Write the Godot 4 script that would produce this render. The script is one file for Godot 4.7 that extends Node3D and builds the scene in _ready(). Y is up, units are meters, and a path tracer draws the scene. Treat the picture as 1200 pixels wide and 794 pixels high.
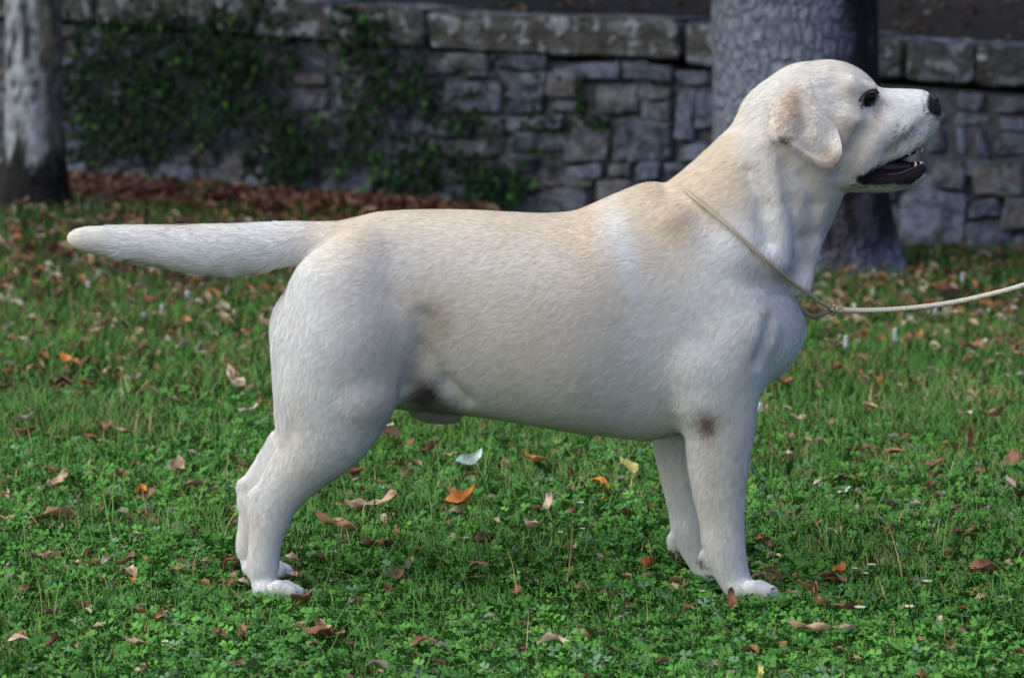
extends Node3D

# ------------------------------------------------------------------ measures
const F := 3344.0            # focal length, in units of 1/836 m at one metre (photograph pixels)
const HOR := -47.0           # row of the horizon
const CAM_H := 0.887
const CAM_D := 4.0
const PPM := 836.0           # dog units per metre
const HP := 741.5            # camera height in dog units

var rng := RandomNumberGenerator.new()
var taken := {}
var M := {}

# ------------------------------------------------------------------ small helpers
func numbered(n: String) -> String:
	if not taken.has(n):
		taken[n] = 0
		return n
	taken[n] += 1
	return "%s_%03d" % [n, taken[n]]

func tag(o: Node, label: String, category := "", group := "", kind := "") -> void:
	if label: o.set_meta("label", label)
	if category: o.set_meta("category", category)
	if group: o.set_meta("group", group)
	if kind: o.set_meta("kind", kind)

func thing(called: String, label: String, category: String, at := Vector3.ZERO, group := "") -> Node3D:
	var o := Node3D.new()
	o.name = numbered(called)
	add_child(o, true)
	o.position = at
	tag(o, label, category, group)
	return o

func part(called: String, mesh: Mesh, mat: Material, parent: Node) -> MeshInstance3D:
	var o := MeshInstance3D.new()
	o.name = numbered(called) if parent == self else called
	o.mesh = mesh
	if mat: o.material_override = mat
	o.cast_shadow = GeometryInstance3D.SHADOW_CASTING_SETTING_ON
	parent.add_child(o, true)
	return o

func copies(called: String, mesh: Mesh, mat: Material, where: Array, tints: Array, parent: Node) -> MultiMeshInstance3D:
	var mm := MultiMesh.new()
	mm.transform_format = MultiMesh.TRANSFORM_3D
	mm.use_colors = true
	mm.mesh = mesh
	mm.instance_count = where.size()
	for i in where.size():
		mm.set_instance_transform(i, where[i])
		mm.set_instance_color(i, tints[i])
	var o := MultiMeshInstance3D.new()
	o.name = numbered(called) if parent == self else called
	o.multimesh = mm
	o.material_override = mat
	parent.add_child(o, true)
	o.set_meta("kind", "stuff")
	return o

func amesh(v: PackedVector3Array, n: PackedVector3Array, idx: PackedInt32Array, c := PackedColorArray(), uv := PackedVector2Array()) -> ArrayMesh:
	var a := []
	a.resize(Mesh.ARRAY_MAX)
	a[Mesh.ARRAY_VERTEX] = v
	a[Mesh.ARRAY_NORMAL] = n if n.size() else normals(v, idx)
	a[Mesh.ARRAY_INDEX] = idx
	if c.size(): a[Mesh.ARRAY_COLOR] = c
	if uv.size(): a[Mesh.ARRAY_TEX_UV] = uv
	var m := ArrayMesh.new()
	m.add_surface_from_arrays(Mesh.PRIMITIVE_TRIANGLES, a)
	return m

func normals(v: PackedVector3Array, idx: PackedInt32Array) -> PackedVector3Array:
	var n := PackedVector3Array()
	n.resize(v.size())
	for i in range(0, idx.size(), 3):
		var a := idx[i]
		var b := idx[i + 1]
		var c := idx[i + 2]
		var g := (v[c] - v[a]).cross(v[b] - v[a])
		n[a] += g
		n[b] += g
		n[c] += g
	for i in n.size(): n[i] = n[i].normalized() if n[i].length_squared() > 1e-20 else Vector3.UP
	return n

# a sheet of w x h points; flip turns the faces round
func sheet(pts: PackedVector3Array, w: int, h: int, flip := false) -> PackedInt32Array:
	var idx := PackedInt32Array()
	for j in h - 1:
		for i in w - 1:
			var a := j * w + i
			if flip: idx.append_array([a, a + w, a + 1, a + 1, a + w, a + w + 1])
			else: idx.append_array([a, a + 1, a + w, a + 1, a + w + 1, a + w])
	return idx

func tube(path: PackedVector3Array, radii: PackedFloat32Array, sides: int) -> Array:
	var v := PackedVector3Array()
	var idx := PackedInt32Array()
	for i in path.size():
		var t := (path[mini(i + 1, path.size() - 1)] - path[maxi(i - 1, 0)]).normalized()
		var s := t.cross(Vector3(0.13, 0.21, 0.97)).normalized()
		var u := s.cross(t)
		for k in sides:
			var a := TAU * k / sides
			v.append(path[i] + (s * cos(a) + u * sin(a)) * radii[i])
	for i in path.size() - 1:
		for k in sides:
			var a := i * sides + k
			var b := i * sides + (k + 1) % sides
			idx.append_array([a, b, a + sides, b, b + sides, a + sides])
	return [v, idx]

func join(to: Array, more: Array) -> void:
	var at: int = to[0].size()
	var v: PackedVector3Array = to[0]
	var x: PackedInt32Array = to[1]
	v.append_array(more[0])
	for i in more[1]: x.append(i + at)
	to[0] = v
	to[1] = x

func curve(pts: Array, steps: int) -> PackedVector3Array:
	var out := PackedVector3Array()
	for i in pts.size() - 1:
		var a: Vector3 = pts[maxi(i - 1, 0)]
		var b: Vector3 = pts[i]
		var c: Vector3 = pts[i + 1]
		var d: Vector3 = pts[mini(i + 2, pts.size() - 1)]
		for s in steps: out.append(b.cubic_interpolate(c, a, d, float(s) / steps))
	out.append(pts[-1])
	return out

func lin(c: Color) -> Color: return c.linear_to_srgb()

func ss(a: float, b: float, x: float) -> float: return smoothstep(a, b, x)

# ------------------------------------------------------------------ textures and materials
func noise_tex(seed_: int, freq: float, ramp: Array, kind := FastNoiseLite.TYPE_SIMPLEX_SMOOTH, size := 512, oct := 5) -> NoiseTexture2D:
	var n := FastNoiseLite.new()
	n.seed = seed_
	n.noise_type = kind
	n.frequency = freq
	n.fractal_octaves = oct
	var t := NoiseTexture2D.new()
	t.width = size
	t.height = size
	t.seamless = true
	t.noise = n
	if kind == FastNoiseLite.TYPE_CELLULAR:
		n.cellular_return_type = FastNoiseLite.RETURN_DISTANCE2_SUB
		n.domain_warp_enabled = true
		n.domain_warp_amplitude = 18.0
		n.domain_warp_frequency = 0.03
	if ramp.size():
		var g := Gradient.new()
		var offs := PackedFloat32Array()
		var cols := PackedColorArray()
		for r in ramp:
			offs.append(r[0])
			cols.append(lin(r[1]))
		g.offsets = offs
		g.colors = cols
		t.color_ramp = g
	return t

func mat(color: Color, rough := 0.8, spec := 0.4) -> StandardMaterial3D:
	var m := StandardMaterial3D.new()
	m.albedo_color = lin(color)
	m.roughness = rough
	m.metallic_specular = spec
	return m

func world_mat(tex: Texture2D, scale: float, rough := 0.9, height: Texture2D = null, hs := 1.0) -> StandardMaterial3D:
	var m := mat(Color.WHITE, rough, 0.3)
	m.albedo_texture = tex
	m.uv1_triplanar = true
	m.uv1_world_triplanar = true
	m.uv1_scale = Vector3.ONE * scale
	if height:
		m.heightmap_enabled = true
		m.heightmap_texture = height
		m.heightmap_scale = hs
	return m

func leaf_mat(rough := 0.55, back := 0.35) -> StandardMaterial3D:
	var m := mat(Color.WHITE, rough, 0.4)
	m.vertex_color_use_as_albedo = true
	m.cull_mode = BaseMaterial3D.CULL_DISABLED
	if back > 0.0:
		m.backlight_enabled = true
		m.backlight = Color(back, back, back)
	return m

# ------------------------------------------------------------------ the lie of the land
const WL := Vector3(-1.710, 0.0, -7.0)     # foot of the wall, left and right
const WR := Vector3(1.420, 0.0, -5.5)
var wdir: Vector3
var wnor: Vector3
var land := FastNoiseLite.new()

func behind(x: float, z: float) -> float:      # metres behind the face of the wall
	return -(Vector3(x, 0, z) - WL).dot(wnor)

func along(x: float, z: float) -> float:
	return (Vector3(x, 0, z) - WL).dot(wdir)

func wall_top(u: float) -> float:
	return lerpf(0.80, 0.624, u / 3.471)

func lawn(x: float, z: float) -> float:
	var s := ss(0.8, 6.0, -z)
	return s * clampf(-0.0265 - 0.0377 * x, -0.35, 0.35) + land.get_noise_2d(x * 40.0, z * 40.0) * 0.012 * ss(0.15, 1.2, Vector2(x, z * 1.5).length())

func ground_at(x: float, z: float) -> float:
	var b := behind(x, z)
	var g := lawn(x, z)
	if b <= 0.08: return g
	var u := clampf(along(x, z), -6.0, 9.0)
	var up := wall_top(u) - 0.07 + maxf(b - 0.3, 0.0) * 0.13 + land.get_noise_2d(x * 30.0, z * 30.0) * 0.05 * ss(0.4, 1.5, b)
	up = minf(up, 3.5)
	return lerpf(g, up, ss(0.10, 0.26, b))

func at_px(px: float, py: float, lift := 0.0) -> Vector3:     # the spot on the lawn that the photograph shows there
	var y := 0.0
	var d := 4.0
	for i in 6:
		d = (CAM_H - y - lift) * F / (py - HOR)
		y = lawn((px - 600.0) * d / F, CAM_D - d)
	return Vector3((px - 600.0) * d / F, y, CAM_D - d)

func wall_px(px: float, py: float) -> Vector2:   # (metres along the wall, height) of a spot on its face
	var dir := Vector3((px - 600.0) / F, -(py - HOR) / F, -1.0)
	var o := Vector3(0, CAM_H, CAM_D)
	var t := (WL - o).dot(wnor) / dir.dot(wnor)
	var p := o + dir * t
	return Vector2((p - WL).dot(wdir), p.y)

func on_wall(uv: Vector2, out := 0.0) -> Vector3:
	return Vector3(WL.x, 0, WL.z) + wdir * uv.x + Vector3.UP * uv.y + wnor * out

# ------------------------------------------------------------------ the dog's body as a field
# all in dog units (1/836 m), y up from the ground, z towards the viewer
var pa := PackedVector3Array()
var pab := PackedVector3Array()
var pinv := PackedFloat32Array()
var pr0 := PackedFloat32Array()
var pr1 := PackedFloat32Array()
var pz0 := PackedFloat32Array()
var pz1 := PackedFloat32Array()
var pk := PackedFloat32Array()
var pg := PackedInt32Array()
var pc := PackedVector3Array()
var pb := PackedFloat32Array()
var t_c := PackedFloat32Array()
var t_h := PackedFloat32Array()
var t_w := PackedFloat32Array()
var blend := PackedFloat32Array([22, 20, 20, 20, 20, 11, 5])
const TX0 := 318
const TX1 := 943

func S(px: float, py: float, z := 0.0) -> Vector3:
	var k := 1.0 - z / F
	return Vector3((px - 600.0) * k, HP - (py - HOR) * k, z)

func seg(g: int, k: float, a: Vector3, b: Vector3, r0: float, r1: float, z0: float, z1: float) -> void:
	pa.append(a)
	var ab := b - a
	pab.append(ab)
	pinv.append(1.0 / maxf(ab.length_squared(), 1e-4))
	pr0.append(r0)
	pr1.append(r1)
	pz0.append(z0)
	pz1.append(z1)
	pk.append(k)
	pg.append(g)
	pc.append((a + b) * 0.5)
	pb.append(ab.length() * 0.5 + maxf(maxf(r0, r1), maxf(z0, z1)))

func chain(g: int, k: float, st: Array) -> void:       # stations: [point, radius, radius across], joined by smooth curves
	var pts := []
	var n := st.size()
	for i in n - 1:
		var a = st[maxi(i - 1, 0)]
		var b = st[i]
		var c = st[i + 1]
		var d = st[mini(i + 2, n - 1)]
		for s in 3:
			var f := s / 3.0
			var p: Vector3 = b[0].cubic_interpolate(c[0], a[0], d[0], f)
			pts.append([p, cubic_interpolate(b[1], c[1], a[1], d[1], f), cubic_interpolate(b[2], c[2], a[2], d[2], f)])
	pts.append(st[n - 1])
	for i in pts.size() - 1: seg(g, k, pts[i][0], pts[i + 1][0], pts[i][1], pts[i + 1][1], pts[i][2], pts[i + 1][2])

var ca := PackedVector3Array()       # creases: from, to and depth
var cb := PackedVector3Array()
var cr := PackedFloat32Array()
func crease(r: float, pts: Array) -> void:
	for i in pts.size() - 1:
		ca.append(pts[i])
		cb.append(pts[i + 1])
		cr.append(r)

func smin(a: float, b: float, k: float) -> float:
	var h := maxf(k - absf(a - b), 0.0) / k
	return minf(a, b) - h * h * k * 0.25

func trunk(p: Vector3) -> float:
	var x := p.x + 600.0
	var cx := clampf(x, TX0, TX1 - 1.01)
	var i := int(cx) - TX0
	var f := cx - int(cx)
	var yc := lerpf(t_c[i], t_c[i + 1], f)
	var ry := lerpf(t_h[i], t_h[i + 1], f)
	var rz := lerpf(t_w[i], t_w[i + 1], f)
	var dy := p.y - yc
	var l := sqrt(dy * dy + p.z * p.z)
	if l < 0.01: return -minf(ry, rz)
	var e := pow(absf(dy) / ry, 2.25) + pow(absf(p.z) / rz, 2.25)
	var q := pow(e, 1.0 / 2.25)
	var d := l - l / q
	var sl := (t_h[i + 1] - t_h[i]) + 0.0001
	d /= sqrt(1.0 + sl * sl * 0.6)
	var ox := x - cx
	if ox != 0.0: d = sqrt(maxf(d, 0.0) * maxf(d, 0.0) + ox * ox) + minf(d, 0.0) * 0.0
	return d

func field(p: Vector3, live: PackedInt32Array) -> float:
	var core := trunk(p)
	var limb := 1e6
	var group := 0
	for i in live:
		var g := pg[i]
		if g != group:
			if group > 0: core = smin(core, limb, blend[group])
			limb = 1e6
			group = g
		var q := p - pa[i]
		var t := clampf(q.dot(pab[i]) * pinv[i], 0.0, 1.0)
		q -= pab[i] * t
		var r := lerpf(pr0[i], pr1[i], t)
		var rz := lerpf(pz0[i], pz1[i], t)
		var l := q.length()
		var d: float
		if l < 0.01: d = -minf(r, rz)
		else:
			var e := sqrt((q.x * q.x + q.y * q.y) / (r * r) + q.z * q.z / (rz * rz))
			d = l - l / e
		if g == 0: core = smin(core, d, pk[i])
		else: limb = smin(limb, d, pk[i])
	if group > 0: core = smin(core, limb, blend[group])
	if core < 16.0:
		var pp := Vector3(p.x, p.y, absf(p.z))
		for i in ca.size():
			var ab := cb[i] - ca[i]
			var q := pp - ca[i]
			q -= ab * clampf(q.dot(ab) / ab.length_squared(), 0.0, 1.0)
			var dd := cr[i] - q.length()
			if dd > core - 14.0: core = -smin(-core, -dd, 14.0)
	# eye sockets and the cleft between brow and muzzle
	var e1 := Vector3(absf(p.z) - 43.0, p.x - 420.0, p.y - 579.0)
	var sd := 10.0 - e1.length()
	if sd > core - 6.0: core = -smin(-core, -sd, 5.0)
	return core

func live_near(c: Vector3, reach: float) -> PackedInt32Array:
	var out := PackedInt32Array()
	for i in pa.size():
		if c.distance_to(pc[i]) - pb[i] < reach: out.append(i)
	return out

func dog_shape() -> void:
	# the trunk: column, top row, bottom row, half width
	var tb := [[318, 374, 402, 14], [324, 358, 428, 34], [335, 341, 452, 54], [350, 322, 464, 68], [365, 304, 468, 76], [382, 284, 470, 80], [402, 264, 472, 84], [430, 252, 474, 84], [470, 247, 478, 80], [510, 246, 481, 80], [560, 247, 487, 88], [600, 249, 493, 97], [650, 250, 501, 105], [675, 247, 505, 106], [700, 237, 508, 104], [730, 224, 512, 99], [760, 214, 514, 95], [790, 217, 508, 94], [820, 230, 496, 93], [860, 262, 476, 88], [900, 302, 448, 74], [925, 338, 426, 52], [938, 364, 404, 26], [943, 378, 392, 10]]
	t_c.resize(TX1 - TX0 + 1)
	t_h.resize(TX1 - TX0 + 1)
	t_w.resize(TX1 - TX0 + 1)
	for s in tb.size() - 1:
		var a = tb[maxi(s - 1, 0)]
		var b = tb[s]
		var c = tb[s + 1]
		var d = tb[mini(s + 2, tb.size() - 1)]
		for x in range(b[0], c[0] + 1):
			var f: float = float(x - b[0]) / (c[0] - b[0])
			var v := [0.0, 0.0, 0.0]
			for k in 3:
				v[k] = cubic_interpolate_in_time(b[k + 1], c[k + 1], a[k + 1], d[k + 1], f, c[0] - b[0], minf(a[0] - b[0], -0.01), d[0] - b[0] + (0.01 if d[0] == c[0] else 0.0)) if s > 0 and s < tb.size() - 2 else lerpf(b[k + 1], c[k + 1], f)
			t_c[x - TX0] = HP - ((v[0] + v[1]) * 0.5 - HOR)
			t_h[x - TX0] = (v[1] - v[0]) * 0.5
			t_w[x - TX0] = v[2]
	# group 0: neck and head
	chain(0, 8.0, [[S(832, 312), 104, 82], [S(851, 288), 97, 80], [S(896, 228), 83, 64], [S(933, 176), 70, 54]])
	seg(0, 14.0, S(952, 143), S(970, 141), 71, 71, 55, 54)
	seg(0, 14.0, S(912, 142), S(935, 160), 45, 60, 34, 50)
	chain(0, 6.0, [[S(1000, 151), 46, 46], [S(1045, 146), 41, 36], [S(1068, 138), 31, 31], [S(1079, 130), 22, 27]])
	for z in [-1, 1]:
		seg(0, 8.0, S(1018, 167, z * 20), S(1056, 161, z * 15), 22, 20, 15, 13)
		seg(0, 14.0, S(968, 180, z * 25), S(1000, 184, z * 22), 37, 33, 31, 25)
		seg(0, 8.0, S(998, 100, z * 35), S(1021, 104, z * 32), 13, 8, 12, 8)        # brow
		seg(0, 8.0, S(990, 130, z * 42), S(1015, 134, z * 36), 12, 10, 10, 10)       # cheekbone
		seg(0, 16.0, S(795, 262, z * 58), S(870, 380, z * 68), 24, 40, 22, 32)        # shoulder blade
		seg(0, 14.0, S(868, 386, z * 66), S(824, 462, z * 68), 36, 32, 30, 28)        # upper arm
		seg(0, 12.0, S(918, 190, z * 42), S(905, 300, z * 62), 17, 20, 17, 18)        # neck muscle
		seg(0, 10.0, S(955, 225, z * 28), S(938, 330, z * 30), 16, 14, 14, 16)        # loose skin of the throat
		seg(0, 14.0, S(425, 300, z * 44), S(405, 345, z * 60), 34, 44, 30, 34)        # hip
	chain(0, 6.0, [[S(492, 474), 14, 13], [S(512, 480), 14, 13], [S(533, 484), 9, 9]])
	# groups 1 to 4: legs
	for s in [1.0, -1.0]:
		var near: bool = s > 0
		var dx := 0.0 if near else -13.0
		var dy := 0.0 if near else -25.0
		var g := 1 if near else 2
		chain(g, 5.0, [[S(400, 350, 50 * s), 62, 44], [S(400, 420, 58 * s), 68, 46], [S(398, 455, 60 * s), 66, 43], [S(388 + dx, 505 + dy * 0.2, 60 * s), 46, 33], [S(354 + dx, 548 + dy * 0.4, 57 * s), 31, 23], [S(325 + dx, 585 + dy * 0.5, 55 * s), 23, 15], [S(317 + dx, 604 + dy * 0.6, 54 * s), 22, 15], [S(311 + dx, 632 + dy * 0.8, 54 * s), 17.5, 14], [S(307 + dx, 668 + dy, 54 * s), 17.5, 15]])
		seg(g, 8.0, S(299 + dx, 581 + dy * 0.5, 54 * s), S(302 + dx, 600 + dy * 0.5, 54 * s), 9, 10, 8, 9)
		seg(g, 6.0, S(336 + dx, 520 + dy * 0.3, 58 * s), S(304 + dx, 578 + dy * 0.5, 55 * s), 8, 7, 8, 7)   # heel tendon
		paw(g, 314 + dx, 690 + dy, 54 * s)
		chain(g, 12.0, [[S(352, 370, 40 * s), 26, 26], [S(347, 440, 46 * s), 22, 22], [S(345, 490, 50 * s), 18, 18], [S(346, 522, 54 * s), 11, 12]])
		dx = 0.0 if near else -37.0
		dy = 0.0 if near else -22.0
		g = 3 if near else 4
		var z: float = 56.0 * s
		chain(g, 5.0, [[S(846, 400, z), 50, 34], [S(847, 462, z), 40, 34], [S(843 + dx, 505 + dy * 0.2, z), 38.5, 31], [S(842 + dx, 560 + dy * 0.4, z), 31.5, 25], [S(846 + dx, 610 + dy * 0.7, z), 24.5, 20], [S(849 + dx, 644 + dy, z), 23, 20], [S(859 + dx, 674 + dy, z), 17.5, 18], [S(867 + dx, 688 + dy, z), 14, 19]])
		seg(g, 5.0, S(827 + dx, 652 + dy, z), S(826 + dx, 660 + dy, z), 8, 6, 8, 7)
		seg(g, 10.0, S(816 + dx * 0.6, 478, z), S(820 + dx * 0.6, 500, z), 14, 12, 16, 14)   # elbow
		paw(g, 870 + dx, 690 + dy, z)
	# group 5: tail
	chain(5, 5.0, [[S(415, 295), 36, 34], [S(370, 286), 25, 24], [S(340, 285), 24, 22], [S(298, 290), 27, 23], [S(262, 292), 27.5, 23], [S(229, 291), 26, 22], [S(183, 287), 21.5, 18], [S(141, 283), 17, 15], [S(112, 281), 14.5, 13], [S(98, 280), 12, 11], [S(88, 279), 8, 8]])
	# group 6: lower jaw
	chain(6, 6.0, [[S(972, 203), 20, 36], [S(1000, 207), 16, 33], [S(1040, 210), 13.5, 27], [S(1066, 205), 12, 22], [S(1075, 201), 10, 18]])
	# muscles under the skin, then folds and grooves between them (both sides alike)
	swell(818, 432, 36, 3.5, 18)
	swell(405, 400, 60, 5.0, 24)
	swell(420, 470, 30, 3.0, 14)
	swell(862, 300, 36, 5.0, 18)
	swell(996, 140, 16, 3.0, 10)
	swell(1066, 152, 17, 3.0, 8)
	groove(7.0, [[1037, 126], [1018, 152], [1000, 178], [993, 203]])
	groove(4.5, [[1010, 128], [1022, 128], [1034, 122]])
	groove(6.0, [[975, 100], [988, 116], [1003, 124]])
	groove(5.0, [[1046, 180], [1066, 168], [1082, 150]])
	groove(10.0, [[917, 172], [926, 184], [934, 206]])
	groove(7.0, [[922, 196], [932, 235], [942, 280], [944, 315]])
	groove(5.0, [[944, 205], [956, 240], [958, 275], [950, 305]])
	groove(6.0, [[880, 200], [896, 240], [902, 280]])
	groove(10.0, [[498, 372], [496, 410], [484, 450]])
	groove(7.0, [[506, 420], [524, 450], [548, 470]])
	groove(5.0, [[904, 370], [892, 420]])
	for p in pend:
		ca.append(p[0])
		cb.append(p[1])
		cr.append(p[2])

var pend := []
func groove(r: float, pts: Array) -> void:
	var on := []
	for q in pts: on.append(surface_z(q[0], q[1], 1.0, 0.0) + Vector3(0, 0, r * 0.72))
	for i in on.size() - 1: pend.append([on[i], on[i + 1], r])

func swell(px: float, py: float, r: float, out: float, k: float) -> void:
	var p := surface_z(px, py, 1.0, 0.0) - Vector3(0, 0, r - out)
	seg(0, k, p, p + Vector3(1, 0, 0), r, r, r, r)
	seg(0, k, p * Vector3(1, 1, -1), p * Vector3(1, 1, -1) + Vector3(1, 0, 0), r, r, r, r)


func paw(g: int, px: float, py: float, z: float) -> void:
	seg(g, 8.0, S(px - 4, py - 2, z), S(px + 11, py + 2, z), 14.5, 10, 20, 21)
	for t in 4:
		var zz: float = z + [-20.0, -7.5, 7.5, 20.0][t]
		var fx: float = [22.0, 30.0, 30.0, 22.0][t]
		seg(g, 3.0, S(px + fx - 10, py - 1, zz), S(px + fx + 4, py + 4, zz), 10.0, 8.5, 7.0, 6.6)

const CELL := 3.3
func dog_mesh() -> Array:
	var base := Vector3(-535, -30, -150)
	var n := [int(1060 / (CELL * 8)) + 1, int(710 / (CELL * 8)) + 1, int(300 / (CELL * 8)) + 1]
	var vals := {}
	var cells := PackedInt32Array()
	var blk := CELL * 8.0
	var vid := {}
	var verts := PackedVector3Array()
	var off := PackedInt32Array()
	for c in 8: off.append((c & 1) + ((c >> 1) & 1) * 1024 + (c >> 2) * 1048576)
	for bk in n[2]:
		for bj in n[1]:
			for bi in n[0]:
				var o := base + Vector3(bi, bj, bk) * blk
				var c := o + Vector3.ONE * blk * 0.5
				var live := live_near(c, blk * 0.9 + 26.0)
				if live.is_empty() and (c.x < TX0 - 640 or c.x > TX1 - 560 or c.y < 170): continue
				if absf(field(c, live)) > blk * 1.25: continue
				for sub in 64:
					var si := (sub & 3) * 2
					var sj := ((sub >> 2) & 3) * 2
					var sk := (sub >> 4) * 2
					if absf(field(o + Vector3(si + 1, sj + 1, sk + 1) * CELL, live)) > CELL * 2.6: continue
					for q in 8:
						var i: int = bi * 8 + si + (q & 1)
						var j: int = bj * 8 + sj + ((q >> 1) & 1)
						var k: int = bk * 8 + sk + (q >> 2)
						var key: int = i + j * 1024 + k * 1048576
						var mask := 0
						var dv := PackedFloat32Array()
						dv.resize(8)
						for e in 8:
							var ck: int = key + off[e]
							var val = vals.get(ck)
							if val == null:
								val = field(base + Vector3(i + (e & 1), j + ((e >> 1) & 1), k + (e >> 2)) * CELL, live)
								vals[ck] = val
							dv[e] = val
							if val < 0.0: mask |= 1 << e
						if mask == 0 or mask == 255: continue
						var sum := Vector3.ZERO
						var m := 0
						for e in [0, 1, 2, 3, 4, 5, 6, 7]:
							for ax in [1, 2, 4]:
								if e & ax: continue
								var f: int = e | ax
								if (dv[e] < 0.0) == (dv[f] < 0.0): continue
								var t := dv[e] / (dv[e] - dv[f])
								var A := Vector3(e & 1, (e >> 1) & 1, e >> 2)
								var B := Vector3(f & 1, (f >> 1) & 1, f >> 2)
								sum += A.lerp(B, t)
								m += 1
						vid[key] = verts.size()
						cells.append(key)
						verts.append(base + (Vector3(i, j, k) + sum / m) * CELL)
	var idx := PackedInt32Array()
	var step := [1, 1024, 1048576]
	for key in cells:
		for ax in 3:
			var d0: float = vals[key]
			var d1 = vals.get(key + step[ax])
			if d1 == null or (d0 < 0.0) == (d1 < 0.0): continue
			var b: int = step[(ax + 1) % 3]
			var c: int = step[(ax + 2) % 3]
			if not (vid.has(key - b) and vid.has(key - c) and vid.has(key - b - c)): continue
			var q0: int = vid[key]
			var q1: int = vid[key - b]
			var q2: int = vid[key - b - c]
			var q3: int = vid[key - c]
			if d0 < 0.0: idx.append_array([q0, q2, q1, q0, q3, q2])
			else: idx.append_array([q0, q1, q2, q0, q2, q3])
	return [verts, idx]

# ------------------------------------------------------------------ coat: colour and lie of the hair
var coat := FastNoiseLite.new()
const WHITE_C := Color(0.71, 0.69, 0.665)
const CREAM_C := Color(0.66, 0.555, 0.425)
const TAN_C := Color(0.55, 0.405, 0.265)
const DARK_C := Color(0.016, 0.013, 0.013)

func blob(px: float, py: float, cx: float, cy: float, rx: float, ry: float) -> float:
	var a := (px - cx) / rx
	var b := (py - cy) / ry
	return exp(-(a * a + b * b))

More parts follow.
